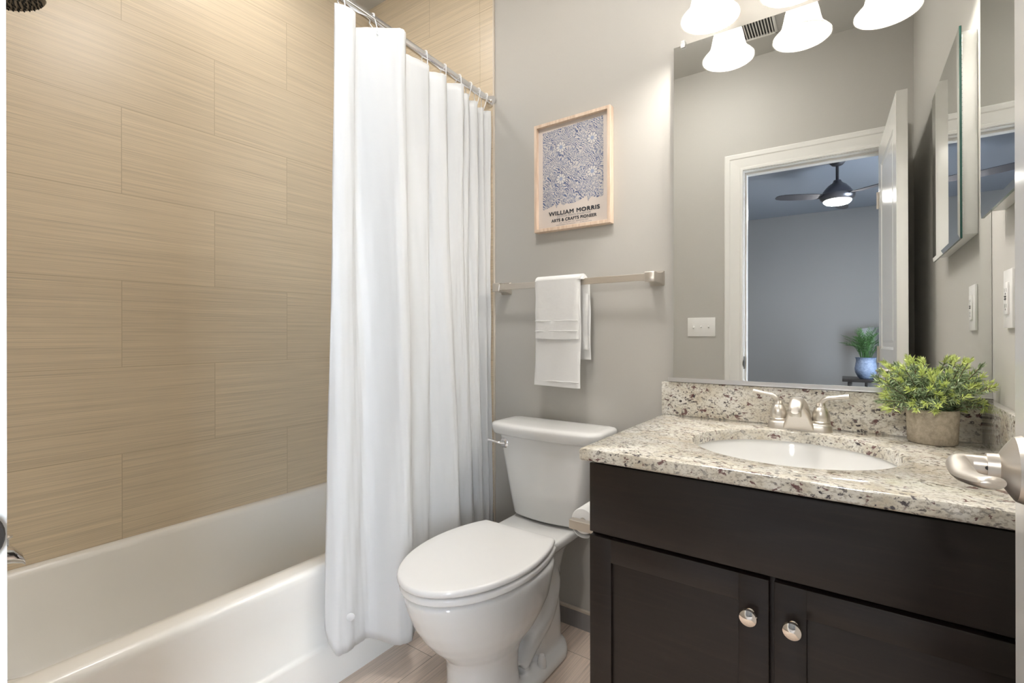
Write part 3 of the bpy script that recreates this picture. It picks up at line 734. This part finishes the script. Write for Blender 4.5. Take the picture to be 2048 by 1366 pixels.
# ---------------------------------------------------------------- faucet
FX = -.143; FYc = 1.628; FZ = CZ1
fa = thing('faucet', (FX, FYc, FZ), 'brushed nickel two-handle faucet behind the oval sink', 'faucet')
f_ = MB(); rg = []
for z, ins in ((0, 0), (.004, 0), (.016, .002), (.020, .004), (.0225, .008), (.0235, .014)):
    rg.append([Vector((p.x, p.y, FZ+z)) for p in rrect(FX, FYc, .081-ins, .0275-ins*.8, .024-ins*.8, 0, 8)])
f_.loft(rg); f_.build('base_plate', M['nickel'], fa)
f_ = MB(); rg = []
for y, z, hw, hh in ((FYc+.016, .024, .030, .012), (FYc+.006, .046, .027, .020), (FYc-.012, .066, .023, .021), (FYc-.04, .079, .0195, .018), (FYc-.075, .083, .0180, .0165), (FYc-.098, .079, .0172, .016), (FYc-.110, .073, .015, .013), (FYc-.116, .068, .009, .008)):
    t_ = Vector((0, 1, 0))
    rg.append([Vector((p.x, y+(p.y)*.35, FZ+z+p.y)) for p in rrect(FX, 0, hw, hh, min(hw, hh)*.85, 0, 6)])
f_.loft(rg)
# flared front skirt of the spout
rg = []
for z, hw, y0, y1 in ((.004, .042, FYc-.029, FYc+.02), (.020, .036, FYc-.033, FYc+.02), (.040, .029, FYc-.042, FYc+.015), (.060, .020, FYc-.055, FYc), (.074, .016, FYc-.072, FYc-.02)):
    rg.append([Vector((p.x, p.y, FZ+z)) for p in rrect(FX, (y0+y1)/2, hw, (y1-y0)/2, .010, 0, 5)])
f_.loft(rg)
f_.build('spout', M['nickel'], fa)
f_ = MB(); f_.lathe([(0, -.006), (.0130, -.006), (.0140, -.004), (.0140, .016), (0, .016)], c=(FX, FYc-.098, FZ+.056), n=24, cap0=False, cap1=False); f_.build('aerator', M['nickel_v'], fa)
for sg in (-1, 1):
    f_ = MB(); hx = FX+sg*.053
    f_.lathe([(0, .020), (.0225, .020), (.0235, .025), (.0228, .028), (.0205, .030), (.0218, .038), (.0212, .048), (.0180, .059), (.0135, .066), (.0120, .068), (.0125, .071), (.0110, .074), (.0105, .080), (0, .082)], c=(hx, FYc, FZ), n=36, cap0=False, cap1=False)
    hv = f_.build('handle', M['nickel_v'], fa)
    f_ = MB(); pts = cr([(hx, FYc, FZ+.072), (hx+sg*.004, FYc-.001, FZ+.084), (hx+sg*.016, FYc-.003, FZ+.094), (hx+sg*.040, FYc-.006, FZ+.099), (hx+sg*.066, FYc-.008, FZ+.104)], 5)
    m_ = len(pts); f_.tube(pts, [.0105-.0035*min(1, i/m_*1.6)+(.0012 if i > m_-6 else 0) for i in range(m_)], 14, flat=.8); f_.build('lever', M['nickel'], hv)

# ---------------------------------------------------------------- wall mirror (leans back very slightly, its foot in the channel)
py_, pp_ = R(.65), R(.5)
P0 = Vector((RX-.001, 1.6945, 2.108))
nx = Vector((math.sin(py_), -math.cos(py_)*math.cos(pp_), math.sin(pp_))).normalized()
def onm(x, z, off=0.):
    y = P0.y-(nx.x*(x-P0.x)+nx.z*(z-P0.z))/nx.y
    return Vector((x, y, z))+nx*off
MX0, MX1, MZ0, MZ1 = -.5165, RX-.001, .982, 2.108
wm = thing('wall_mirror', (-.12, 1.69, MZ0), 'large frameless wall mirror above the granite backsplash', 'mirror')
m_ = MB(); q = [(MX0, MZ0), (MX1, MZ0), (MX1, MZ1), (MX0, MZ1)]
m_.add([onm(x, z) for x, z in q]+[onm(x, z, -.005) for x, z in q], [(0, 1, 2, 3)], 0); m_.add([onm(x, z) for x, z in q]+[onm(x, z, -.005) for x, z in q], [(4, 5, 6, 7), (0, 1, 5, 4), (1, 2, 6, 5), (2, 3, 7, 6), (3, 0, 4, 7)], 1)
m_.build('pane', [M['mirror'], M['alu']], wm, smooth=False)
ch = MB(); ch.box((MX0-.018, 1.6735, .973), (MX1, D-.001, .975)); 
ch.add([onm(MX0-.018, .974, .0012), onm(MX1, .974, .0012), onm(MX1, .9865, .0012), onm(MX0-.018, .9865, .0012), onm(MX0-.018, .974, .0030), onm(MX1, .974, .0030), onm(MX1, .9865, .0030), onm(MX0-.018, .9865, .0030)], [(0, 1, 2, 3), (4, 5, 6, 7), (0, 1, 5, 4), (1, 2, 6, 5), (2, 3, 7, 6), (3, 0, 4, 7)])
ch.build('channel', M['alu'], wm, smooth=False)
for cx_ in (-.485, .02):
    k_ = MB(); pc = onm(cx_, MZ1-.004, .004)
    k_.box((cx_-.007, pc.y-.003, MZ1-.010), (cx_+.007, pc.y, MZ1+.004), .001); k_.box((cx_-.006, pc.y-.002, MZ1+.001), (cx_+.006, D, MZ1+.014), .001)
    k_.lathe([(0, 0), (.003, 0), (.003, -.002), (0, -.0025)], c=(cx_, pc.y-.002, MZ1+.008), axis='Y', n=12, cap0=False, cap1=False)
    k_.build('clip', M['clear'], wm)

# ---------------------------------------------------------------- vanity light
vl = thing('vanity_light', (-.15, D-.02, 2.25), 'three-light vanity fixture with bell-shaped frosted shades above the mirror', 'light fixture')
v_ = MB(); v_.box((-.44, D-.028, 2.245), (.14, D, 2.345), .008, 3); v_.build('backplate', M['nickel'], vl)
shp = [(.0835, 0), (.0830, .003), (.0765, .011), (.066, .022), (.0575, .036), (.053, .054), (.049, .075), (.044, .096), (.036, .113), (.026, .124), (.020, .128)]
for sx_ in (-.368, -.148, .071):
    c = Vector((sx_, 1.555, 2.088))
    a_ = MB(); a_.tube(cr([(sx_, D-.02, 2.295), (sx_, 1.64, 2.30), (sx_, 1.59, 2.285), (sx_, 1.560, 2.255), (sx_, 1.555, 2.235)], 4), .008, 14); a_.lathe([(0, .150), (.012, .150), (.022, .142), (.023, .118), (0, .118)], c=c, n=24, cap0=False, cap1=False); a_.build('arm', M['nickel'], vl)
    s_ = MB(); pr = shp+[(r-.0028, h) for r, h in reversed(shp)]+[shp[0]]
    s_.lathe(pr, c=c, n=48, cap0=False, cap1=False); sho = s_.build('shade', M['frosted'], vl, angle=80)
    b_ = MB(); b_.lathe([(0, .008), (.012, .010), (.022, .017), (.028, .028), (.029, .038), (.026, .052), (.019, .068), (.014, .085), (.013, .105), (0, .105)], c=c, n=20, cap0=False, cap1=False); b_.build('bulb', M['bulb'], sho, angle=80)

# ---------------------------------------------------------------- medicine cabinet on the right wall
mc = thing('medicine_cabinet', (.247, 1.32, 1.41), 'mirror-fronted medicine cabinet on the right wall beside the big mirror', 'cabinet')
y0, y1, z0_, z1_ = 1.065, 1.553, 1.400, 1.992
b_ = MB(); b_.box((.2345, y0+.012, z0_+.012), (RX, y1-.012, z1_-.012), .002); b_.build('cabinet_box', M['plastic'], mc)
b_ = MB(); xf = .226; be = .013
q = [(y0, z0_), (y1, z0_), (y1, z1_), (y0, z1_)]; qi = [(y0+be, z0_+be), (y1-be, z0_+be), (y1-be, z1_-be), (y0+be, z1_-be)]
vv = [Vector((xf, a, b2)) for a, b2 in qi]+[Vector((xf+.003, a, b2)) for a, b2 in q]+[Vector((xf+.008, a, b2)) for a, b2 in q]
b_.add(vv, [(0, 1, 2, 3), (0, 1, 5, 4), (1, 2, 6, 5), (2, 3, 7, 6), (3, 0, 4, 7)], 0)
b_.add(vv, [(4, 5, 9, 8), (5, 6, 10, 9), (6, 7, 11, 10), (7, 4, 8, 11), (8, 9, 10, 11)], 1)
b_.build('mirror_door', [M['mirror'], M['edge']], mc, smooth=False)
b_ = MB()
for k in range(46): b_.tube([(.2352, y1-.008, z0_+.02+k*.012), (.2352, y1-.008, z0_+.02+k*.012+.010)], .0022, 8)
b_.build('piano_hinge', M['alu'], mc)

# ---------------------------------------------------------------- outlet and switches
ol = thing('wall_outlet', (RX, 1.518, 1.15), 'white rocker-style power outlet on the right wall below the medicine cabinet', 'outlet')
b_ = MB(); b_.box((RX-.007, 1.455, 1.146), (RX, 1.530, 1.274), .002); b_.build('cover_plate', M['plastic'], ol)
b_ = MB(); b_.box((RX-.0105, 1.4755, 1.176), (RX-.006, 1.5095, 1.246), .0015); rc_ = b_.build('receptacle', M['plastic'], ol)
b_ = MB()
for zc in (1.195, 1.229):
    b_.box((RX-.0108, 1.4845, zc-.004), (RX-.0104, 1.486, zc+.004)); b_.box((RX-.0108, 1.499, zc-.004), (RX-.0104, 1.5005, zc+.004)); b_.lathe([(0, 0), (.0022, 0), (.0022, .0004), (0, .0004)], c=(RX-.0108, 1.4925, zc-.008), axis='X', n=10, cap0=False, cap1=False)
b_.box((RX-.0118, 1.4865, 1.208), (RX-.0104, 1.4985, 1.211)); b_.box((RX-.0118, 1.4865, 1.2135), (RX-.0104, 1.4985, 1.2165))
b_.build('slots', M['slot'], rc_)
swx = -.795
sw = thing('light_switch', (swx, FY, 1.145), 'white triple toggle switch plate beside the door casing, seen in the mirror', 'light switch')
b_ = MB(); b_.box((swx-.085, FY, 1.145), (swx+.085, FY+.006, 1.266), .002); b_.build('cover_plate', M['plastic'], sw)
for dx, up in ((-.046, -1), (0, 1), (.046, 1)):
    b_ = MB(); b_.box((swx+dx-.005, FY+.005, 1.193), (swx+dx+.005, FY+.008, 1.218)); 
    b_.box((swx+dx-.004, FY+.006, 1.199), (swx+dx+.004, FY+.018, 1.208), .001, mat=Matrix.Translation((0, FY+.006, 1.2035)) @ Matrix.Rotation(R(28*up), 4, 'X') @ Matrix.Translation((0, -FY-.006, -1.2035)))
    tg = b_.build('toggle', M['plastic'], sw)

# flush ceiling lamp added above the frame to brighten the bathroom
cl = thing('fill_ceiling_light', (-.72, .80, CZ-.06), 'round white flush ceiling light, unseen, added as fill for the bathroom', 'light fixture')
b_ = MB(); b_.lathe([(0, 0), (.165, 0), (.165, -.018), (.158, -.022), (0, -.022)], c=(-.72, .80, CZ), n=40, cap0=False, cap1=False); b_.build('base', M['white_trim'], cl)
b_ = MB(); b_.lathe([(0, -.022), (.150, -.022), (.148, -.035), (.125, -.058), (.08, -.073), (0, -.080)], c=(-.72, .80, CZ), n=40, cap0=False, cap1=False); b_.build('diffuser', M['fill_dome'], cl, angle=80)
cl = thing('recessed_light', (-1.76, .95, CZ-.004), 'round recessed ceiling light above the bathtub', 'light fixture')
b_ = MB(); b_.lathe([(.060, -.003), (.088, -.004), (.090, -.001), (.090, 0), (.060, 0), (.060, -.003)], c=(-1.76, .95, CZ), n=40, cap0=False, cap1=False); b_.build('trim_ring', M['white_trim'], cl)
b_ = MB(); b_.lathe([(0, 0), (.0595, 0), (.0595, -.002), (0, -.002)], c=(-1.76, .95, CZ), n=32, cap0=False, cap1=False); b_.build('lens', M['can'], cl)
# ceiling vent (seen at the top of the mirror)
cvt = thing('ceiling_vent', (-.47, .40, CZ-.008), 'white slatted exhaust vent on the ceiling, seen in the mirror', 'vent')
b_ = MB()
for a, c in (((-.60, .27), (-.34, .285)), ((-.60, .475), (-.34, .49)), ((-.60, .27), (-.585, .49)), ((-.355, .27), (-.34, .49))): b_.box((a[0], a[1], CZ-.010), (c[0], c[1], CZ), .002)
b_.build('frame', M['white_trim'], cvt)
b_ = MB()
for k in range(16): b_.box((-.584+k*.0145, .284, CZ-.008), (-.5785+k*.0145, .477, CZ-.001))
b_.build('slats', M['white_trim'], cvt, smooth=False)
b_ = MB(); b_.box((-.586, .284, CZ-.001), (-.354, .477, CZ-.0002)); b_.build('backing', M['slot'], cvt)

# ---------------------------------------------------------------- framed print
fp = thing('framed_print', (-.909, D, 1.543), 'framed blue foliage exhibition poster above the towel bar', 'picture')
fx0, fx1, fz0, fz1, fy = -1.0735, -.743, 1.543, 1.974, D-.030
b_ = MB(); fw = .013
rg = []
for sx1, sz1 in ((0, 0), (1, 0), (1, 1), (0, 1)):
    def cp(d_, y): return Vector(((fx0+d_) if sx1 == 0 else (fx1-d_), y, (fz0+d_) if sz1 == 0 else (fz1-d_)))
    rg.append([cp(0, D-.0005), cp(0, fy+.001), cp(.001, fy), cp(fw-.001, fy), cp(fw, fy+.001), cp(fw, D-.014), cp(fw-.004, D-.014), cp(fw-.004, D-.0005)])
rg.append(rg[0]); b_.loft(rg, False, False); b_.build('frame', M['oak'], fp, smooth=False)
PYp = D-.0155
b_ = MB(); b_.box((fx0+fw-.002, PYp, fz0+fw-.002), (fx1-fw+.002, PYp+.0015, fz1-fw+.002)); b_.build('poster_sheet', M['paper'], fp, smooth=False)
pl = [(-1.04, 1.632), (-1.02, 1.636), (-1.0, 1.641), (-.985, 1.650), (-.9775, 1.632), (-.972, 1.643), (-.963, 1.650), (-.955, 1.646), (-.945, 1.638), (-.935, 1.645), (-.92, 1.6415), (-.9, 1.642), (-.875, 1.649), (-.855, 1.656), (-.845, 1.662), (-.8395, 1.637), (-.834, 1.648), (-.826, 1.654), (-.812, 1.651), (-.802, 1.644), (-.795, 1.650), (-.787, 1.646), (-.777, 1.652)]
top_ = [(x, 1.941+.007*(x+1.04)/.263) for x, z in pl]
b_ = MB(); n_ = len(pl); v4 = [Vector((x, PYp-.0004, z)) for x, z in pl]+[Vector((x, PYp-.0004, z)) for x, z in top_]+[Vector((x, PYp+.0002, z)) for x, z in pl]+[Vector((x, PYp+.0002, z)) for x, z in top_]
fc = [(i, i+1, n_+i+1, n_+i) for i in range(n_-1)]+[(2*n_+i, 2*n_+i+1, 3*n_+i+1, 3*n_+i) for i in range(n_-1)]+[(i, i+1, 2*n_+i+1, 2*n_+i) for i in range(n_-1)]+[(n_+i, n_+i+1, 3*n_+i+1, 3*n_+i) for i in range(n_-1)]+[(0, n_, 3*n_, 2*n_), (n_-1, 2*n_-1, 4*n_-1, 3*n_-1)]
b_.add(v4, fc); b_.build('printed_pattern', M['pattern'], fp, smooth=False)
def lettering(txt, x0, x1, zb_, hcap, mat, bold=0.):
    cu_ = bpy.data.curves.new('lettering', 'FONT'); cu_.body = txt; cu_.size = 1; cu_.extrude = 0; cu_.offset = 0; cu_.space_character = 1.12
    o = bpy.data.objects.new('lettering', cu_); COL.objects.link(o)
    dg = bpy.context.evaluated_depsgraph_get(); me = bpy.data.meshes.new_from_object(o.evaluated_get(dg))
    bpy.data.objects.remove(o)
    xs = [v.co.x for v in me.vertices]; ys = [v.co.y for v in me.vertices]; a, b2 = min(xs), max(xs); ymx = max(ys)
    for v in me.vertices:
        X = x0+(v.co.x-a)/(b2-a)*(x1-x0); Z = zb_+v.co.y/ymx*hcap
        v.co = Vector((X, PYp-.0004, Z))-ORG[fp.name]
    bm = bmesh.new(); bm.from_mesh(me)
    ex = bmesh.ops.extrude_face_region(bm, geom=bm.faces[:]); bmesh.ops.translate(bm, vec=(0, .0005, 0), verts=[g for g in ex['geom'] if isinstance(g, bmesh.types.BMVert)])
    if bold:
        bmesh.ops.recalc_face_normals(bm, faces=bm.faces[:])
        for v in bm.verts: pass
    bm.to_mesh(me); bm.free(); me.materials.append(mat)
    q_ = bpy.data.objects.new('lettering', me); COL.objects.link(q_); q_.parent = fp
    if bold:
        dm = q_.modifiers.new('bold', 'SOLIDIFY'); dm.thickness = bold; dm.offset = 1
lettering('WILLIAM MORRIS', -1.012, -.792, 1.6045, .0145, M['ink'], .0012)
lettering('COTTON PRINTS EXHIBITION', -.975, -.829, 1.5935, .0068, M['ink_soft'])
lettering('ARTS & CRAFTS PIONEER', -1.0, -.805, 1.578, .0112, M['ink'], .0008)
lettering('JAN. 16 TO MAY 1.ST.  ADMISSION FREE', -.964, -.839, 1.5695, .0034, M['ink_soft'])
lettering('WEDNESDAY TO SUNDAY        10 AM TO 5 PM', -.98, -.826, 1.5625, .0026, M['ink_soft'])

# ---------------------------------------------------------------- towel bar and towel
tbr = thing('towel_bar', (-.9, D, 1.30), 'brushed nickel square towel bar on the wall over the toilet', 'towel bar')
b_ = MB(); b_.box((-1.245, 1.625, 1.317), (-.592, 1.634, 1.341), .001); b_.build('bar', M['nickel'], tbr, smooth=False)
for cx_ in (-1.232, -.580):
    b_ = MB(); rg = []
    for y, hw in ((D, .026), (D-.004, .026), (D-.010, .0225), (D-.022, .018), (D-.045, .0165), (D-.060, .0175), (D-.078, .0175), (D-.080, .0155)):
        rg.append([Vector((p.x, y, p.y)) for p in rrect(cx_, 1.329, hw, hw, hw*.12, 0, 3)])
    b_.loft(rg); b_.build('post', M['nickel'], tbr, angle=40)
def flap(x0, x1, y_top, y_bot, z0_, z1_, th, over=None, seed=0, nx_=18, nz=26):
    """a hanging layer of cloth with soft waves and rounded rims, front at y"""
    g = MB(); rr = random.Random(seed); ph_ = [rr.uniform(0, 6) for _ in range(6)]
    rings = []
    for i in range(nz+1):
        t = i/nz; z = z1_+(z0_-z1_)*t; y = y_top+(y_bot-y_top)*t
        w_ = .0022*math.sin(t*5+ph_[0])*t; ring = []
        xa = x0+w_+.0015*math.sin(t*11+ph_[1]); xb = x1-.0015*math.sin(t*9+ph_[2])
        for k in range(nx_+1):
            u = k/nx_; x = xa+(xb-xa)*u; e = min(u, 1-u); rnd_ = th*.5*(1-min(1, e/.03))**2
            wv_ = .0022*math.sin(u*5+t*4+ph_[3])*t+.0009*math.sin(u*17+t*9+ph_[4])
            dz_ = -.002*math.sin(u*4+ph_[5])*t
            ring.append(Vector((x, y-th/2+rnd_+wv_, z+dz_)))
        for k in range(nx_, -1, -1):
            u = k/nx_; x = xa+(xb-xa)*u; e = min(u, 1-u); rnd_ = th*.5*(1-min(1, e/.03))**2
            wv_ = .0022*math.sin(u*5+t*4+ph_[3])*t
            dz_ = -.002*math.sin(u*4+ph_[5])*t
            ring.append(Vector((x, y+th/2-rnd_+wv_, z+dz_)))
        rings.append(ring)
    g.loft(rings); return g
tw = thing('hand_towel', (-.93, 1.62, .94), 'white folded hand towel hanging over the towel bar', 'towel')
yf_ = 1.614; TW0, TW1 = -1.031, -.829
g = flap(TW0, TW1-.006, yf_+.001, yf_-.005, .937, 1.338, .010, seed=2)
g2 = flap(TW0+.004, TW1+.006, 1.646, 1.650, 1.075, 1.338, .010, seed=3)
# fold over the bar
rg = []
for k in range(13):
    a = PI*k/12; rg.append([Vector((TW0+.001+(TW1+.006-TW0-.002)*u, 1.630-math.cos(a)*(.0205+dd), 1.336+math.sin(a)*(.014+dd))) for dd, us in ((.0, [i/10 for i in range(11)]), (-.010, [1-i/10 for i in range(11)])) for u in us])
g.loft(rg); g.v += []
k0 = len(g.v); g.v += g2.v; g.f += [tuple(i+k0 for i in q) for q in g2.f]; g.mi += g2.mi
g.build('long_layer', M['terry'], tw, angle=70)
g = flap(TW0+.005, TW1-.008, yf_-.0095, yf_-.0115, 1.117, 1.340, .009, seed=5)
rg = []
for k in range(13):
    a = PI*k/12; rg.append([Vector((TW0+.006+(TW1+.002-TW0-.010)*u, 1.630-math.cos(a)*(.0295+dd), 1.336+math.sin(a)*(.022+dd))) for dd, us in ((.0, [i/10 for i in range(11)]), (-.009, [1-i/10 for i in range(11)])) for u in us])
g.loft(rg)
g3 = flap(TW0+.010, TW1+.010, 1.6595, 1.662, 1.040, 1.340, .008, seed=9); k0 = len(g.v); g.v += g3.v; g.f += [tuple(i+k0 for i in q) for q in g3.f]; g.mi += g3.mi
g.build('short_layer', M['terry'], tw, angle=70)
for zz, yy, a0, a1 in ((1.146, yf_-.0165, TW0+.008, TW1-.010), (1.185, yf_-.0162, TW0+.008, TW1-.010), (.957, yf_-.0108, TW0+.003, TW1-.009)):
    h_ = MB(); h_.tube([(a0+(a1-a0)*k/14, yy+.0006*math.sin(k*2.2), zz+.0006*math.sin(k*1.3)) for k in range(15)], .0016, 8); h_.build('hem_band', M['terry'], tw)

# ---------------------------------------------------------------- potted plant on the counter
PX, PYc, PZ = .148, 1.621, CZ1
pt = thing('potted_plant', (PX, PYc, PZ), 'small bushy green artificial plant in a round concrete pot on the counter', 'plant')
b_ = MB(); b_.lathe([(0, 0), (.046, 0), (.0495, .003), (.0505, .03), (.0525, .080), (.0520, .0845), (.0500, .086), (.0480, .084), (.0470, .070), (0, .068)], c=(PX, PYc, PZ), n=48, cap0=False, cap1=False); b_.build('pot', M['concrete'], pt, angle=50)
b_ = MB(); b_.lathe([(0, 0), (.0465, 0), (.0465, .006), (0, .010)], c=(PX, PYc, PZ+.068), n=30, cap0=False, cap1=False); b_.build('soil', M['soil'], pt)
fo = MB(); stm = MB()
def clampv(p):
    p = p.copy(); p.y = min(p.y, 1.676 if p.z > .97 else 1.672); p.x = min(p.x, RX-.006 if p.z > .975 else RX-.026); return p
def needle(p, d, L, wd_, mi):
    side = d.cross(Vector((rnd.uniform(-1, 1), rnd.uniform(-1, 1), rnd.uniform(-1, 1)))).normalized()*wd_
    nrm = d.cross(side).normalized()*wd_*.35
    a = p; m = p+d*L*.55; e = p+d*L
    if e.y > 1.677 or e.x > RX-.004: return
    fo.add([a+side*.4, m+side, e, m-side, a-side*.4, m+nrm], [(0, 1, 5), (1, 2, 5), (2, 3, 5), (3, 4, 5), (4, 0, 5), (0, 4, 3, 2, 1)], mi)
NS = 135
for i in range(NS):
    a = rnd.uniform(0, 2*PI); el = rnd.uniform(.05, 1.35)
    k = i/NS
    if i < 40: el = rnd.uniform(-.15, .5)
    d = Vector((math.cos(a)*math.cos(el), math.sin(a)*math.cos(el), math.sin(el)))
    if d.y > .3: d.y *= .4
    L = rnd.uniform(.055, .105)
    if abs(d.x) > .6: L *= 1.2
    if d.x > .3: L *= 1.12
    if d.z > .7: L *= 1.12
    base = Vector((PX+rnd.uniform(-.025, .025), PYc+rnd.uniform(-.025, .02), PZ+.075))
    mid = base+d*L*.55+Vector((0, 0, .022)); end = base+d*L+Vector((0, 0, .012+.016*rnd.random()))
    path = cr([base, mid, end], 7); path = [clampv(p) for p in path]
    stm.tube(path[::2]+[path[-1]] if len(path) % 2 == 0 else path[::2], .0009, 5)
    tipy = rnd.random() < .75
    for q in range(2, len(path)):
        t = q/(len(path)-1); dr_ = (path[q]-path[q-1]); dr_ = dr_.normalized() if dr_.length > 1e-6 else d
        for m in range(9 if q < len(path)-1 else 15):
            o_ = Vector((rnd.gauss(0, 1), rnd.gauss(0, 1), rnd.gauss(0, 1))).normalized()
            dd = (dr_*(.55+.6*(t > .9))+o_*.75).normalized()
            mi = 0 if t < .40 else (1 if t < .80 or not tipy else 2)
            if mi == 1 and rnd.random() < .3: mi = 0
            needle(path[q]-dr_*rnd.uniform(0, .009), dd, rnd.uniform(.011, .018), .0012, mi)
fo.build('foliage', [M['leaf'], M['leaf_mid'], M['leaf_tip']], pt, smooth=False)
stm.build('stems', M['stem'], pt)

# ---------------------------------------------------------------- bedroom things seen through the doorway in the mirror
FC = Vector((-.085, -2.2, 0))
fan = thing('ceiling_fan', (FC.x, FC.y, 2.40), 'dark three-blade bedroom ceiling fan with lit lamp, seen in the mirror', 'ceiling fan')
b_ = MB(); b_.lathe([(0, 2.84), (.065, 2.84), (.064, 2.825), (.045, 2.80), (.02, 2.79), (0, 2.79)], c=(FC.x, FC.y, 0), n=32, cap0=False, cap1=False); b_.build('canopy', M['blade'], fan)
b_ = MB(); b_.tube([(FC.x, FC.y, 2.80), (FC.x, FC.y, 2.64)], .013, 16); b_.build('downrod', M['blade'], fan)
gm = plain('fan_gunmetal', (.16, .16, .18), .3, .9)
b_ = MB(); b_.lathe([(0, 2.68), (.030, 2.675), (.04, 2.65), (.075, 2.625), (.105, 2.59), (.125, 2.56), (.128, 2.55), (.143, 2.535), (.143, 2.515), (.135, 2.495), (.115, 2.480), (0, 2.480)], c=(FC.x, FC.y, -.02), n=44, cap0=False, cap1=False); b_.build('motor_housing', gm, fan)
b_ = MB(); b_.lathe([(0, 2.482), (.112, 2.482), (.112, 2.472), (.095, 2.455), (.05, 2.446), (0, 2.443)], c=(FC.x, FC.y, -.02), n=40, cap0=False, cap1=False); b_.build('lamp_lens', M['fanlamp'], fan)
for az in (154, 34, 274):
    b_ = MB(); rg = []
    mt = Matrix.Translation((FC.x, FC.y, 2.505)) @ Matrix.Rotation(R(az), 4, 'Z') @ Matrix.Rotation(R(-9), 4, 'X')
    for r0, hw in ((.10, .03), (.14, .042), (.20, .058), (.30, .064), (.40, .063), (.48, .056), (.53, .040), (.548, .018)):
        rg.append([mt @ Vector((r0, -hw, -.003)), mt @ Vector((r0, hw, -.003)), mt @ Vector((r0, hw, .003)), mt @ Vector((r0, -hw, .003))])
    b_.loft(rg); b_.build('blade', M['blade'], fan, smooth=False)
# desk, chair, vase with fronds
tz = .720; ty = -3.3
dk = thing('side_table', (.75, ty-.1, 0), 'black wooden table against the bedroom wall, reflected in the mirror', 'table')
b_ = MB(); b_.box((-.05, ty-.38, tz-.03), (1.35, ty+.20, tz), .004); b_.build('tabletop', M['black_wood'], dk)
for lx in (0, 1.27):
    for ly in (ty-.34, ty+.12):
        b_ = MB(); b_.box((lx, ly, 0), (lx+.04, ly+.04, tz-.03), .003); b_.build('leg', M['black_wood'], dk)
chx = .375; chy = ty-.50
chr_ = thing('dining_chair', (chx, chy, 0), 'black chair with curved back behind the vase, reflected in the mirror', 'chair')
b_ = MB(); b_.box((chx-.22, chy-.2, .44), (chx+.22, chy+.22, .48), .015); b_.build('seat', M['black_wood'], chr_)
b_ = MB(); rg = []
for k in range(15):
    u = -1+2*k/14; x = chx+.24*u; y = chy-.20-.05*(1-u*u); zt_ = 1.285+.03*(1-u*u); zb2 = 1.02
    rg.append([Vector((x, y, zb2)), Vector((x, y+.022, zb2)), Vector((x, y+.015, zt_)), Vector((x, y-.005, zt_))])
b_.loft(rg); b_.build('backrest', M['black_wood'], chr_)
for lx, ly, lz in ((-.2, .19, .44), (.17, .19, .44), (-.2, -.20, 1.1), (.17, -.20, 1.1)):
    b_ = MB(); b_.box((chx+lx, chy+ly, 0), (chx+lx+.03, chy+ly+.03, lz), .003); b_.build('leg', M['black_wood'], chr_)
vx = .165
vs_ = thing('vase_of_fronds', (vx, ty, tz), 'blue-grey ceramic vase of green fronds on the bedroom table, reflected in the mirror', 'plant')
b_ = MB(); b_.lathe([(0, 0), (.055, 0), (.075, .02), (.098, .07), (.103, .11), (.095, .16), (.088, .20), (.093, .225), (.100, .235), (.094, .235), (.083, .20), (.08, .19), (0, .18)], c=(vx, ty, tz), n=40, cap0=False, cap1=False); b_.build('vase', M['vase'], vs_, angle=50)
g = MB()
for i in range(70):
    a = rnd.uniform(0, 2*PI); sp2 = rnd.uniform(.05, .24); hh = rnd.uniform(.20, .38)*(1-.35*(sp2/.24)**2)
    base = Vector((vx+.03*math.cos(a), ty+.03*math.sin(a), tz+.18)); end = Vector((vx+sp2*math.cos(a), ty+sp2*math.sin(a), tz+.20+hh)); mid = base.lerp(end, .5)+Vector((-.03*math.cos(a), -.03*math.sin(a), .06))
    pth = cr([base, mid, end], 6); g.tube(pth, [.0018]*len(pth), 4)
    for q in range(4, len(pth)):
        dr_ = (pth[q]-pth[q-1]).normalized(); sd_ = dr_.cross(Vector((0, 0, 1))); sd_ = sd_.normalized() if sd_.length > .01 else Vector((1, 0, 0))
        for sg in (-1, 1):
            dd = (dr_*.8+sd_*sg).normalized(); p_ = pth[q]; L = .045; n3 = dr_.cross(sd_)*.003
            g.add([p_-dr_*.004, p_+dd*L*.5-dr_*.003, p_+dd*L, p_+dd*L*.5+dr_*.003, p_+n3], [(0, 1, 4), (1, 2, 4), (2, 3, 4), (3, 0, 4), (0, 3, 2, 1)])
g.build('fronds', M['frond'], vs_, smooth=False)
